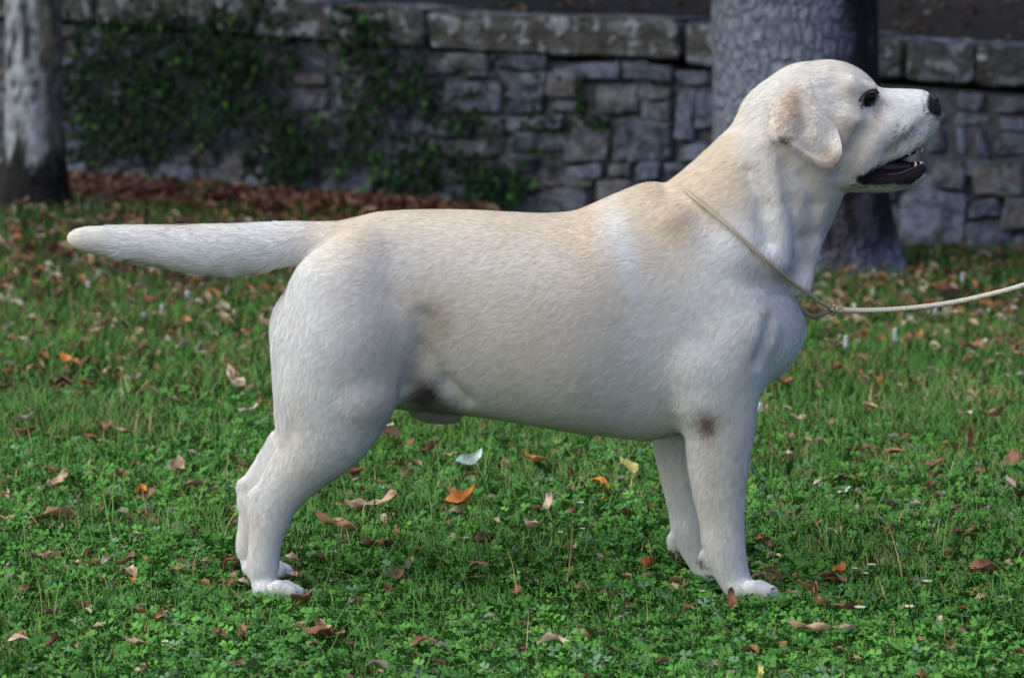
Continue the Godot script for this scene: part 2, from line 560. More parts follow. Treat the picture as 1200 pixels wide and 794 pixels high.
func coat_color(p: Vector3) -> Color:
	var px := p.x + 600.0
	var py := HP - p.y + HOR
	var k := F / (F - p.z)
	var qx := 600.0 + p.x * k
	var qy := HOR + (HP - p.y) * k
	var nz := coat.get_noise_3d(p.x * 1.2, p.y * 2.2, p.z * 1.2)
	var n2 := coat.get_noise_3d(p.x * 5.0 + 90, p.y * 9.0, p.z * 5.0)
	var c := WHITE_C
	var tan_amt := 0.0
	# the darker saddle along the back
	if px > 300 and px < 905 and py < 360:
		var i := clampi(int(px) - TX0, 0, TX1 - TX0 - 1)
		var top := HP - (t_c[i] + t_h[i]) + HOR
		var depth := py - minf(top, 260.0 if px < 700 else 215.0)
		tan_amt = 0.75 * (1.0 - ss(2.0, 62.0, depth + nz * 22.0)) * ss(330, 400, px) * (1.0 - ss(850, 905, px))
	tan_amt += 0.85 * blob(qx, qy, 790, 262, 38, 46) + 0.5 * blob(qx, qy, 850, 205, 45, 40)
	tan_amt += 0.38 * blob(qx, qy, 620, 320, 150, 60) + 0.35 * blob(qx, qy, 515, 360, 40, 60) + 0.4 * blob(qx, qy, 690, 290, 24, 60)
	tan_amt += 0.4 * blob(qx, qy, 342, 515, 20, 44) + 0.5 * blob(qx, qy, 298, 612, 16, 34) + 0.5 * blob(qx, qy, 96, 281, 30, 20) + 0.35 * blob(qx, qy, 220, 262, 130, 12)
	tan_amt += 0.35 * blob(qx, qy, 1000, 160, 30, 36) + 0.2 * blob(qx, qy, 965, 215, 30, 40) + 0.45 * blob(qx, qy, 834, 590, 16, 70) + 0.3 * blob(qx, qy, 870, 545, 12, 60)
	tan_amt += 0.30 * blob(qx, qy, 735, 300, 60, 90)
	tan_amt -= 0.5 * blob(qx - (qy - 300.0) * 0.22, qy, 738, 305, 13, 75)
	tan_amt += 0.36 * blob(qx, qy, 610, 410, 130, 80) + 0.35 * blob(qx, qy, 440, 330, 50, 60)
	if px > 860 and py < 250: tan_amt += 0.40 * ss(870, 920, px) * (1.0 - ss(1020, 1060, px)) * (1.0 - ss(180, 250, py) * 0.5)
	tan_amt += nz * 0.16 + n2 * 0.10
	c = c.lerp(CREAM_C, clampf(tan_amt, 0.0, 1.0))
	c = c.lerp(TAN_C, clampf(tan_amt - 0.75, 0.0, 1.0) * 0.6)
	c = c * (1.0 + n2 * 0.10 + nz * 0.05)
	if p.z > 0: c = c.lerp(Color(0.34, 0.285, 0.19), clampf(0.8 * blob(qx, qy, 514, 372, 20, 26) + 0.35 * blob(qx, qy, 500, 420, 18, 40), 0, 0.8))
	var deep := 0.60 * blob(qx, qy, 620, 405, 150, 85) + 0.40 * blob(qx, qy, 445, 420, 45, 80) + 0.30 * blob(qx, qy, 850, 570, 40, 110) + 0.35 * blob(qx, qy, 360, 560, 50, 60) + 0.4 * blob(qx, qy, 960, 280, 26, 60)  # yellower coat, with side shade painted into barrel, thigh, legs and throat
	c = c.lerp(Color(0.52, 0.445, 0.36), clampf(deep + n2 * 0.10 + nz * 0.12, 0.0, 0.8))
	# bare, dark or stained places
	if p.z > 0:
		c = c.lerp(Color(0.42, 0.31, 0.25), clampf(0.9 * blob(qx, qy, 829, 497, 17, 21) + n2 * 0.4 * blob(qx, qy, 829, 497, 20, 24), 0, 0.7))
		c = c.lerp(Color(0.15, 0.085, 0.065), clampf(1.25 * blob(qx, qy, 831, 495, 8 + n2 * 6.0, 10 + nz * 5.0) + n2 * 0.5 * blob(qx, qy, 829, 497, 17, 22), 0, 0.85))
		c = c.lerp(Color(0.42, 0.33, 0.27), 0.35 * blob(qx, qy, 895, 345, 14, 24))
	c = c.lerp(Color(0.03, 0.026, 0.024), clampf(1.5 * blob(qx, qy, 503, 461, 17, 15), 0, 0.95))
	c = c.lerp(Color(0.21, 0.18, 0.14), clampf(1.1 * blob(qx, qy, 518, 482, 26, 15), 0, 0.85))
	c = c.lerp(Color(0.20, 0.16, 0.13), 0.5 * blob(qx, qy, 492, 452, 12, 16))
	c = c.lerp(DARK_C, clampf(1.4 * blob(qx, qy, 822, 657, 4, 4.5), 0, 0.8))
	# face
	if px > 990 and py < 240:
		var az := absf(p.z)
		var eu := (px - 1017.5) * 0.80 - (py - 114.0) * 0.60
		var ev := (px - 1017.5) * 0.60 + (py - 114.0) * 0.80
		var rim := sqrt(eu * eu / 190.0 + ev * ev / 74.0)
		if az > 20.0: c = c.lerp(DARK_C, 1.0 - ss(0.78, 1.08, rim + n2 * 0.15))
		c = c.lerp(Color(0.36, 0.17, 0.13), 0.55 * blob(qx, qy, 1031, 128, 4, 14) * ss(18, 26, az))
		c = c.lerp(DARK_C, 1.0 - ss(13.0, 17.0, Vector2(px - 1097.0, (py - 121.0) * 0.95).length()))
		# lips: the dark edge of the upper one and all of the lower but its foot
		var up := lip_up(px)
		if px > 1000: c = c.lerp(DARK_C, ss(up - 5.0, up - 1.5, py) * (1.0 - ss(213.5, 217.5, py - ss(1062, 1086, px) * -13.0 + 4.0 * ss(1008, 1000, px))))
		# whisker spots
		var sx := fposmod(px + py * 0.35, 8.0) - 4.0
		var sy := fposmod(py - px * 0.30, 6.5) - 3.2
		if px > 1045 and px < 1090 and py > 140 and py < 176: c = c.lerp(Color(0.10, 0.08, 0.08), (1.0 - ss(0.9, 2.0, Vector2(sx, sy).length())) * 0.75)
	c.a = 1.0
	return c

func lip_up(px: float) -> float:
	return lerpf(lerpf(204.0, 191.0, ss(1000, 1030, px)), 174.0, ss(1040, 1078, px))

var guides: Array
func lie_of_hair(p: Vector3, nrm: Vector3) -> Vector3:
	var px := p.x + 600.0
	var py := HP - p.y + HOR
	var f := Vector3.ZERO
	for g in guides:
		var dx: float = px - g[0]
		var dy: float = py - g[1]
		var w: float = 1.0 / (dx * dx + dy * dy + 500.0)
		f += Vector3(g[2], -g[3], 0) * (w * w)
	f = f.normalized()
	f += Vector3(0, -0.35, 0) * (1.0 - absf(nrm.y)) * (0.0 if px < 330 and py < 330 else 1.0)
	var a := coat.get_noise_3d(p.x * 0.9 + 300, p.y * 0.9, p.z * 0.9) * 0.6
	f = f.rotated(nrm, a)
	f = f - nrm * f.dot(nrm)
	return f.normalized() if f.length() > 1e-4 else Vector3.LEFT

func strand_mesh(seed_: int) -> ArrayMesh:      # three short hairs, one unit long, lying along -z
	var r := RandomNumberGenerator.new()
	r.seed = seed_
	var v := PackedVector3Array()
	var n := PackedVector3Array()
	var idx := PackedInt32Array()
	for s in 3:
		var yaw := r.randf_range(-0.22, 0.22)
		var o := Vector3(r.randf_range(-0.13, 0.13), -0.03, r.randf_range(-0.2, 0.2))
		var l := r.randf_range(0.75, 1.1)
		var lift := r.randf_range(0.7, 1.5)
		var at := v.size()
		for k in 4:
			var t := k / 3.0
			var c := o + Vector3(sin(yaw + t * 0.15), 0, -cos(yaw + t * 0.15)) * l * t + Vector3.UP * (0.10 * sin(t * 2.2) * lift)
			var w := 0.030 * (1.0 - t * 0.8)
			for e in [-1, 1]:
				v.append(c + Vector3(e * w, 0, 0))
				n.append(Vector3(e * 0.25, 1.0, -0.15 + 0.25 * t).normalized())
		for k in 3:
			var b := at + k * 2
			idx.append_array([b, b + 2, b + 1, b + 1, b + 2, b + 3])
	return amesh(v, n, idx)

func build_dog() -> void:
	var dog := thing("labrador_dog", "pale yellow labrador dog standing in profile on the grass, mouth slightly open", "dog", Vector3.ZERO)
	guides = [[100, 280, -1, 0.05], [200, 288, -1, 0.1], [300, 288, -1, 0.12], [380, 280, -1, 0.25], [430, 270, -1, 0.3], [360, 340, -0.4, 1], [400, 400, -0.7, 0.7], [335, 430, -0.1, 1], [420, 470, -0.6, 0.8], [360, 550, -0.5, 1], [310, 600, 0.1, 1], [305, 660, 0.2, 1], [340, 692, 1, 0.3],
		[500, 300, -1, 0.35], [480, 400, -0.8, 0.7], [560, 440, -0.9, 0.6], [600, 330, -1, 0.4], [700, 270, -1, 0.3], [680, 400, -0.9, 0.5], [740, 480, -0.8, 0.5], [780, 300, -0.8, 0.7], [830, 400, -0.6, 0.8], [900, 380, -0.4, 1], [930, 330, -0.3, 1], [840, 240, -0.75, 0.7], [880, 170, -0.8, 0.7], [930, 260, -0.35, 1], [960, 240, -0.3, 1],
		[845, 480, -0.2, 1], [842, 560, -0.05, 1], [850, 640, 0.05, 1], [880, 690, 1, 0.4], [790, 560, -0.1, 1], [920, 100, -0.9, 0.3], [970, 80, -1, -0.1], [1000, 110, -0.9, 0.2], [1050, 115, -1, 0.0], [1080, 140, -0.8, 0.5], [1040, 165, -0.8, 0.6], [985, 190, -0.7, 0.7], [1060, 220, -1, 0.1]]
	dog_shape()
	var got := dog_mesh()
	var v: PackedVector3Array = got[0]
	var idx: PackedInt32Array = got[1]
	var n := normals(v, idx)
	var col := PackedColorArray()
	col.resize(v.size())
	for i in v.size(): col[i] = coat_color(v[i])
	var out := PackedVector3Array()
	out.resize(v.size())
	for i in v.size(): out[i] = v[i] / PPM
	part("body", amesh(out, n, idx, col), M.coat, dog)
	var where := [[], [], []]
	var tints := [[], [], []]
	hairs(v, n, idx, col, where, tints, 0.29)
	build_ears(dog, where, tints)
	for i in 3: copies("fur", strand_mesh(11 + i), M.hair, where[i], tints[i], dog)
	build_face(dog)

func hairs(v: PackedVector3Array, n: PackedVector3Array, idx: PackedInt32Array, col: PackedColorArray, where: Array, tints: Array, density: float, short := 1.0) -> void:
	var locks := 0.15 if short == 1.0 else 0.10
	for t in range(0, idx.size(), 3):
		var a := idx[t]
		var b := idx[t + 1]
		var c := idx[t + 2]
		var area := (v[b] - v[a]).cross(v[c] - v[a]).length() * 0.5
		var px := v[a].x + 600.0
		var py := HP - v[a].y + HOR
		var len_ := 8.5
		var lum := col[a].g
		if lum < 0.05: continue
		if px > 890 and py < 240: len_ = lerpf(9.0, 5.0, ss(900, 1060, px))
		elif py > 660: len_ = 3.6
		elif py > 540: len_ = 7.0
		elif px < 130 and py < 340: len_ = 5.0
		elif px < 320 and py < 340: len_ = 13.0
		elif px < 350 and py < 500: len_ = 12.0
		elif px > 850 and py < 430: len_ = 10.5
		if px > 130 and px < 330 and py < 340 and n[a].y < -0.25: len_ = 18.0
		len_ *= short
		# hairs lie in locks: noise drawn out along the lie of the coat
		var lie := lie_of_hair(v[a], n[a])
		var lock := 0.0
		for q in 5:
			var at := v[a] + lie * (q - 2) * len_ * 0.55
			lock += coat.get_noise_3d(at.x * 19.0, at.y * 19.0, at.z * 19.0)
		lock = clampf(lock * 0.75, -1.0, 1.0)
		var many := area * density * clampf(8.5 / len_, 0.8, 1.6)
		while many > 0.0:
			if many < 1.0 and rng.randf() > many: break
			many -= 1.0
			var r1 := sqrt(rng.randf())
			var r2 := rng.randf()
			var w0 := 1.0 - r1
			var w1 := r1 * (1.0 - r2)
			var w2 := r1 * r2
			var p := v[a] * w0 + v[b] * w1 + v[c] * w2
			var nn := (n[a] * w0 + n[b] * w1 + n[c] * w2).normalized()
			var f := lie_of_hair(p, nn)
			f = f.rotated(nn, rng.randf_range(-0.2, 0.2))
			f = (f + nn * (rng.randf_range(-0.04, 0.07) + 0.03 * lock)).normalized()
			var side := f.cross(nn).normalized()
			var up := side.cross(f)
			var l := len_ * rng.randf_range(0.75, 1.25) / PPM
			var k := rng.randi() % 3
			where[k].append(Transform3D(Basis(side * maxf(l, 0.0062), up * l, -f * l), p / PPM))
			var s := 1.0 + rng.randfn() * 0.06 + lock * locks
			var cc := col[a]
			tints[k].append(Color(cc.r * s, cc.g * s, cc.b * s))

func build_ears(dog: Node3D, where: Array, tints: Array) -> void:
	var rim := [[946, 90], [930, 97], [914, 108], [904, 124], [900, 142], [903, 158], [914, 165], [928, 167], [944, 178], [958, 186], [970, 189], [980, 184], [986, 173], [984, 158], [979, 142], [972, 126], [964, 110], [956, 97]]
	for s in [1.0, -1.0]:
		var pts := PackedVector3Array()
		var ring := PackedVector3Array()
		for q in rim: ring.append(S(q[0], q[1]))
		var smooth_ring := PackedVector3Array()
		for i in ring.size():
			for t in 3:
				smooth_ring.append(ring[i].cubic_interpolate(ring[(i + 1) % ring.size()], ring[(i + ring.size() - 1) % ring.size()], ring[(i + 2) % ring.size()], t / 3.0))
		var m := smooth_ring.size()
		var cen := S(945, 140)
		var rings := 9
		var v := PackedVector3Array()
		var idx := PackedInt32Array()
		for side in 2:
			for j in rings:
				for i in m:
					var t := float(j + 1) / rings
					var p := cen.lerp(smooth_ring[i], t)
					v.append(ear_point(p, t, side, s))
			v.append(ear_point(cen, 0.0, side, s))
		var half := rings * m + 1
		for side in 2:
			var o := side * half
			for j in rings - 1:
				for i in m:
					var a := o + j * m + i
					var b := o + j * m + (i + 1) % m
					var quad := [a, b, a + m, b, b + m, a + m] if (side == 0) == (s > 0) else [a, a + m, b, b, a + m, b + m]
					idx.append_array(quad)
			for i in m:
				var tri := [o + half - 1, o + (i + 1) % m, o + i] if (side == 0) == (s > 0) else [o + half - 1, o + i, o + (i + 1) % m]
				idx.append_array(tri)
		for i in m:
			var a := (rings - 1) * m + i
			var b := (rings - 1) * m + (i + 1) % m
			idx.append_array([a, b, a + half, b, b + half, a + half] if s > 0 else [a, a + half, b, b, a + half, b + half])
		var n := normals(v, idx)
		var col := PackedColorArray()
		for i in v.size():
			var px := v[i].x + 600.0
			var py := HP - v[i].y + HOR
			var c := Color(0.66, 0.585, 0.495).lerp(Color(0.49, 0.36, 0.25), clampf(1.0 * blob(px, py, 922, 124, 18, 26) + 0.9 * blob(px, py, 968, 182, 20, 10) + coat.get_noise_2d(px * 3.0, py * 3.0) * 0.5, 0, 1))
			c = c.lerp(Color(0.70, 0.66, 0.61), 0.6 * blob(px, py, 958, 112, 14, 22))
			c = c.lerp(coat_color(v[i] * Vector3(1, 1, 0.8)), 0.75 * ss(950, 966, px) * (1.0 - ss(150, 178, py)))
			c = c.lerp(Color(0.48, 0.36, 0.26), 0.5 * ss(0.1, 0.5, coat.get_noise_2d(px * 4.0 + 70, py * 6.0)) * (1.0 - ss(940, 960, px)))
			if i >= half: c = Color(0.45, 0.33, 0.27)
			c = c.lerp(Color(0.02, 0.015, 0.013), clampf(1.5 * blob(px, py, 912, 160, 8, 5.5), 0, 0.95))
			c.a = 1.0
			col.append(c)
		var out := PackedVector3Array()
		for p in v: out.append(p / PPM)
		part("ear", amesh(out, n, idx, col), M.coat, dog)
		hairs(v, n, idx, col, where, tints, 0.20, 0.62)

func ear_point(p: Vector3, t: float, side: int, s: float) -> Vector3:
	var px := p.x + 600.0
	var py := HP - p.y + HOR
	# hangs off the side of the skull: close at the root, out over the cheek, in again at the tip
	var down := clampf((py - 90.0) / 98.0, 0.0, 1.0)
	var z := lerpf(38.0, 72.0, sin(minf(down * 1.9, 1.57))) - 7.0 * ss(0.7, 1.0, down)
	z += 7.0 * blob(px, py, 921, 130, 14, 30) - 5.0 * blob(px, py, 945 + (py - 130) * 0.12, 135, 10, 38) + 3.0 * blob(px, py, 970, 150, 14, 34) - 5.0 * blob(px, py, 962, 104, 9, 16) + 7.0 * ss(0.72, 1.0, t) * ss(0.45, 0.8, down)
	z += 2.0 * coat.get_noise_2d(px * 1.5, py * 1.5)
	z -= 17.0 * ss(946, 978, px) * (1.0 - ss(146, 182, py))
	var thick := 3.2 * sqrt(maxf(1.0 - pow(t, 6.0), 0.0)) + 0.3
	z += thick if side == 0 else -thick
	return Vector3(p.x * (1.0 - z / F * 0.9), p.y, z * s)

func ellipsoid(c: Vector3, r: Vector3, rings := 12, sides := 18) -> Array:
	var v := PackedVector3Array()
	var idx := PackedInt32Array()
	for j in rings + 1:
		var a := PI * j / rings
		for i in sides:
			var b := TAU * i / sides
			v.append(c + Vector3(sin(a) * cos(b) * r.x, cos(a) * r.y, sin(a) * sin(b) * r.z))
	for j in rings:
		for i in sides:
			var a := j * sides + i
			var b := j * sides + (i + 1) % sides
			idx.append_array([a, b, a + sides, b, b + sides, a + sides])
	return [v, idx]

func scaled(got: Array) -> ArrayMesh:
	var v := PackedVector3Array()
	for p in got[0]: v.append(p / PPM)
	return amesh(v, PackedVector3Array(), got[1])

func build_face(dog: Node3D) -> void:
	for s in [1.0, -1.0]:
		var e := part("eye", scaled(ellipsoid(S(1019, 114, 34.0 * s), Vector3(9.0, 7.2, 8.8))), M.eye, dog)
		var lid := curve([S(1007, 119, 44 * s), S(1011, 112, 45 * s), S(1018, 106.5, 44.5 * s), S(1026, 105, 40.5 * s), S(1030, 109, 37 * s)], 6)
		var rr := PackedFloat32Array()
		for i in lid.size(): rr.append(1.2)
		part("eyelid", scaled(tube(lid, rr, 8)), M.dark_skin, e)
	# nose leather with two nostrils
	var nose := ellipsoid(S(1088, 120, 0), Vector3(13.5, 12.5, 18.5), 24, 36)
	var nv: PackedVector3Array = nose[0]
	for i in nv.size():
		var p := nv[i]
		var q := Vector3(p.x + 600 - 1100, HP - p.y + HOR - 121, absf(p.z) - 11)
		p.x -= 7.0 * exp(-(q.y * q.y / 16.0 + q.z * q.z / 22.0)) * ss(-14.0, 0.0, q.x)
		p.x -= 2.0 * exp(-(p.z * p.z) / 4.0) * ss(-14.0, 0.0, q.x)
		nv[i] = p
	nose[0] = nv
	part("nose", scaled(nose), M.nose, dog)
	# inside of the mouth
	var cav := ellipsoid(S(1036, 196, 0), Vector3(38, 11, 22))
	part("mouth_lining", scaled(cav), M.mouth, dog)
	var tongue := ellipsoid(S(1042, 199, 0), Vector3(34, 6, 15))
	part("tongue", scaled(tongue), M.tongue, dog)
	var gum := curve([S(1040, 205, 25), S(1055, 203, 23.5), S(1068, 198, 20), S(1077, 194, 14), S(1083, 192, 0), S(1077, 194, -14), S(1068, 198, -20), S(1040, 205, -25)], 5)
	var gr := PackedFloat32Array()
	for i in gum.size(): gr.append(1.3)
	part("gum", scaled(tube(gum, gr, 8)), M.gum, dog)
	for t in [[1066, 177, 20, 5, 1], [1075, 176, 12, 3, 1], [1080, 175, 6, 3, 1], [1073, 195, 15, 6, -1], [1079, 193, 8, 4, -1], [1081, 193, 3, 4, -1]]:
		for s in [1.0, -1.0]:
			var a := S(t[0], t[1], t[2] * s)
			var pth := curve([a + Vector3(0, 3 * t[4], 0), a + Vector3(0.6, -t[3] * 0.5 * t[4], 0), a + Vector3(-0.8, -t[3] * t[4], 0)], 3)
			var rr := PackedFloat32Array()
			for i in pth.size(): rr.append(lerpf(2.5, 0.5, float(i) / (pth.size() - 1)))
			part("tooth", scaled(tube(pth, rr, 7)), M.tooth, dog)
	var w := [PackedVector3Array(), PackedInt32Array()]
	for i in 3:
		for s in [1.0, -1.0]:
			var a := S(1050 + (i % 5) * 8, 146 + (i / 5) * 9 + (i % 5) * 1.5, 31 * s - (i % 5) * 1.6 * s)
			var l := rng.randf_range(26, 48)
			var pth := curve([a, a + Vector3(l * 0.35, -l * 0.35, l * 0.45 * s), a + Vector3(l * 0.6, -l * 0.6, l * 0.7 * s)], 4)
			var rr := PackedFloat32Array()
			for k in pth.size(): rr.append(lerpf(0.15, 0.06, float(k) / (pth.size() - 1)))
			join(w, tube(pth, rr, 4))
	part("whiskers", scaled(w), M.hair_plain, dog).set_meta("kind", "stuff")
	# claws
	for f in [[311.0, 690.0, 54.0], [302.0, 665.0, -54.0], [870.0, 690.0, 56.0], [833.0, 668.0, -56.0]]:
		for t in 4:
			var z: float = f[2] + [-20.0, -7.5, 7.5, 20.0][t]
			var x: float = f[0] + [30.0, 38.5, 38.5, 30.0][t]
			var a := S(x, f[1] + 5, z)
			var pth := curve([a, a + Vector3(5, -1, 0), a + Vector3(8, -4.5, 0)], 3)
			var rr := PackedFloat32Array()
			for k in pth.size(): rr.append(lerpf(2.6, 0.5, float(k) / (pth.size() - 1)))
			part("claw", scaled(tube(pth, rr, 6)), M.claw, dog)

# ------------------------------------------------------------------ the lead
func surface_z(px: float, py: float, s: float, lift: float) -> Vector3:
	var best := S(px, py, 0)
	var z := 130.0
	while z > 0.0:
		var p := S(px, py, z * s)
		if field(p, live_near(p, 60.0)) < lift: return p
		z -= 1.0
	return best

func rope(path: PackedVector3Array, r: float, lay: float) -> Array:
	var out := [PackedVector3Array(), PackedInt32Array()]
	for s in 3:
		var pp := PackedVector3Array()
		var rr := PackedFloat32Array()
		var run := 0.0
		for i in path.size():
			if i: run += path[i].distance_to(path[i - 1])
			var t := (path[mini(i + 1, path.size() - 1)] - path[maxi(i - 1, 0)]).normalized()
			var u := t.cross(Vector3(0.1, 0.2, 0.95)).normalized()
			var w := u.cross(t)
			var a := TAU * (s / 3.0 + run / lay)
			pp.append(path[i] + (u * cos(a) + w * sin(a)) * r * 0.38)
			rr.append(r * 0.68)
		join(out, tube(pp, rr, 6))
	return out

func build_lead() -> void:
	var lead := thing("dog_lead", "pale cord slip lead looped round the dog's neck and drawn off to the right", "dog lead", S(945, 340, 60) / PPM)
	lead.position = Vector3.ZERO
	var nearp := []
	for q in [[792, 214, -2.0], [802, 222, 0.0], [815, 233, 3.5], [835, 249, 5.5], [862, 272, 6], [888, 296, 6], [910, 315, 6], [928, 330, 6]]: nearp.append(surface_z(q[0], q[1], 1.0, q[2]))
	nearp.append_array([S(945, 342, 42), S(960, 353, 24), S(974, 361, 10)])
	var farp := [S(974, 363, 8), S(962, 369, -2), S(950, 370, -18)]
	for q in [[928, 352, 6], [905, 322, 6], [880, 294, 6], [850, 265, 6], [820, 240, 2.5], [800, 222, 0.0], [790, 213, -2.0]]: farp.append(surface_z(q[0], q[1], -1.0, q[2]))
	part("neck_loop", scaled(rope(curve(nearp, 9), 2.6, 11.0)), M.cord_dark, lead)
	part("neck_loop", scaled(rope(curve(farp, 9), 2.9, 11.0)), M.cord_dark, lead)
	var pull := [S(974, 361, 10), S(990, 363, 12), S(1020, 363.5, 16), S(1060, 361.5, 22), S(1110, 355.5, 30), S(1160, 345, 38), S(1210, 330.5, 46), S(1290, 298, 60), S(1400, 240, 76), S(1520, 165, 90)]
	part("cord", scaled(rope(curve(pull, 16), 3.3, 12.0)), M.cord, lead)
	var ring := PackedVector3Array()
	var rr := PackedFloat32Array()
	for i in 25:
		var a := TAU * i / 24
		ring.append(S(976, 363.5, 10) + Vector3(cos(a) * 2.5, sin(a) * 6.0, sin(a + 0.6) * 3.0))
		rr.append(1.5)
	part("ring", scaled(tube(ring, rr, 8)), M.brass, lead)
	var band := rope(PackedVector3Array([S(982, 362.5, 11), S(985, 362.7, 11.4), S(988, 363, 12)]), 4.6, 40.0)
	part("whipping", scaled(band), M.cord_dark, lead)

# ------------------------------------------------------------------ wall
func stone_mesh(q: Array, proud: float, deep: float, seed_: int, nx := 4, ny := 4) -> ArrayMesh:
	# q: four corners (along, height): top left, top right, bottom right, bottom left
	var r := RandomNumberGenerator.new()
	r.seed = seed_
	var v := PackedVector3Array()
	var ph := r.randf() * 50.0
	var w: float = (q[1] - q[0]).length()
	var h: float = (q[3] - q[0]).length()
	var ins := minf(0.012, minf(w, h) * 0.16)
	var tilt := Vector2(r.randf_range(-0.012, 0.012), r.randf_range(-0.012, 0.012))
	for j in ny:
		for i in nx:
			var s := _ease(i, nx, ins / maxf(w, 0.01))
			var t := _ease(j, ny, ins / maxf(h, 0.01))
			var p: Vector2 = q[0].lerp(q[1], s).lerp(q[3].lerp(q[2], s), t)
			p += Vector2(r.randf_range(-1, 1), r.randf_range(-1, 1)) * ins * 0.55
			var edge := i == 0 or j == 0 or i == nx - 1 or j == ny - 1
			var corner := (i == 0 or i == nx - 1) and (j == 0 or j == ny - 1)
			var o := proud + land.get_noise_2d(p.x * 900.0 + ph, p.y * 900.0) * 0.012 + tilt.x * (s - 0.5) * 2.0 + tilt.y * (t - 0.5) * 2.0
			if edge: o -= 0.012
			if corner:
				o -= 0.006
				p = p.lerp((q[0] + q[1] + q[2] + q[3]) / 4.0, minf(ins / maxf(minf(w, h), 0.02), 0.12))
			v.append(on_wall(p, o))
	var idx := sheet(v, nx, ny, true)
	var ringi := []
	for i in nx: ringi.append(i)
	for j in range(1, ny): ringi.append(j * nx + nx - 1)
	for i in range(nx - 2, -1, -1): ringi.append((ny - 1) * nx + i)
	for j in range(ny - 2, 0, -1): ringi.append(j * nx)
	var b := v.size()
	for k in ringi: v.append(v[k] - wnor * deep)
	for k in ringi.size():
		var a: int = ringi[k]
		var c: int = ringi[(k + 1) % ringi.size()]
		var d := b + k
		var e := b + (k + 1) % ringi.size()
		idx.append_array([a, c, d, c, e, d])
	return amesh(v, PackedVector3Array(), idx)

func _ease(i: int, n: int, inset: float) -> float:
	if i == 0: return 0.0
	if i == n - 1: return 1.0
	return lerpf(minf(inset * 1.2, 0.3), 1.0 - minf(inset * 1.2, 0.3), float(i - 1) / maxf(n - 3, 1))

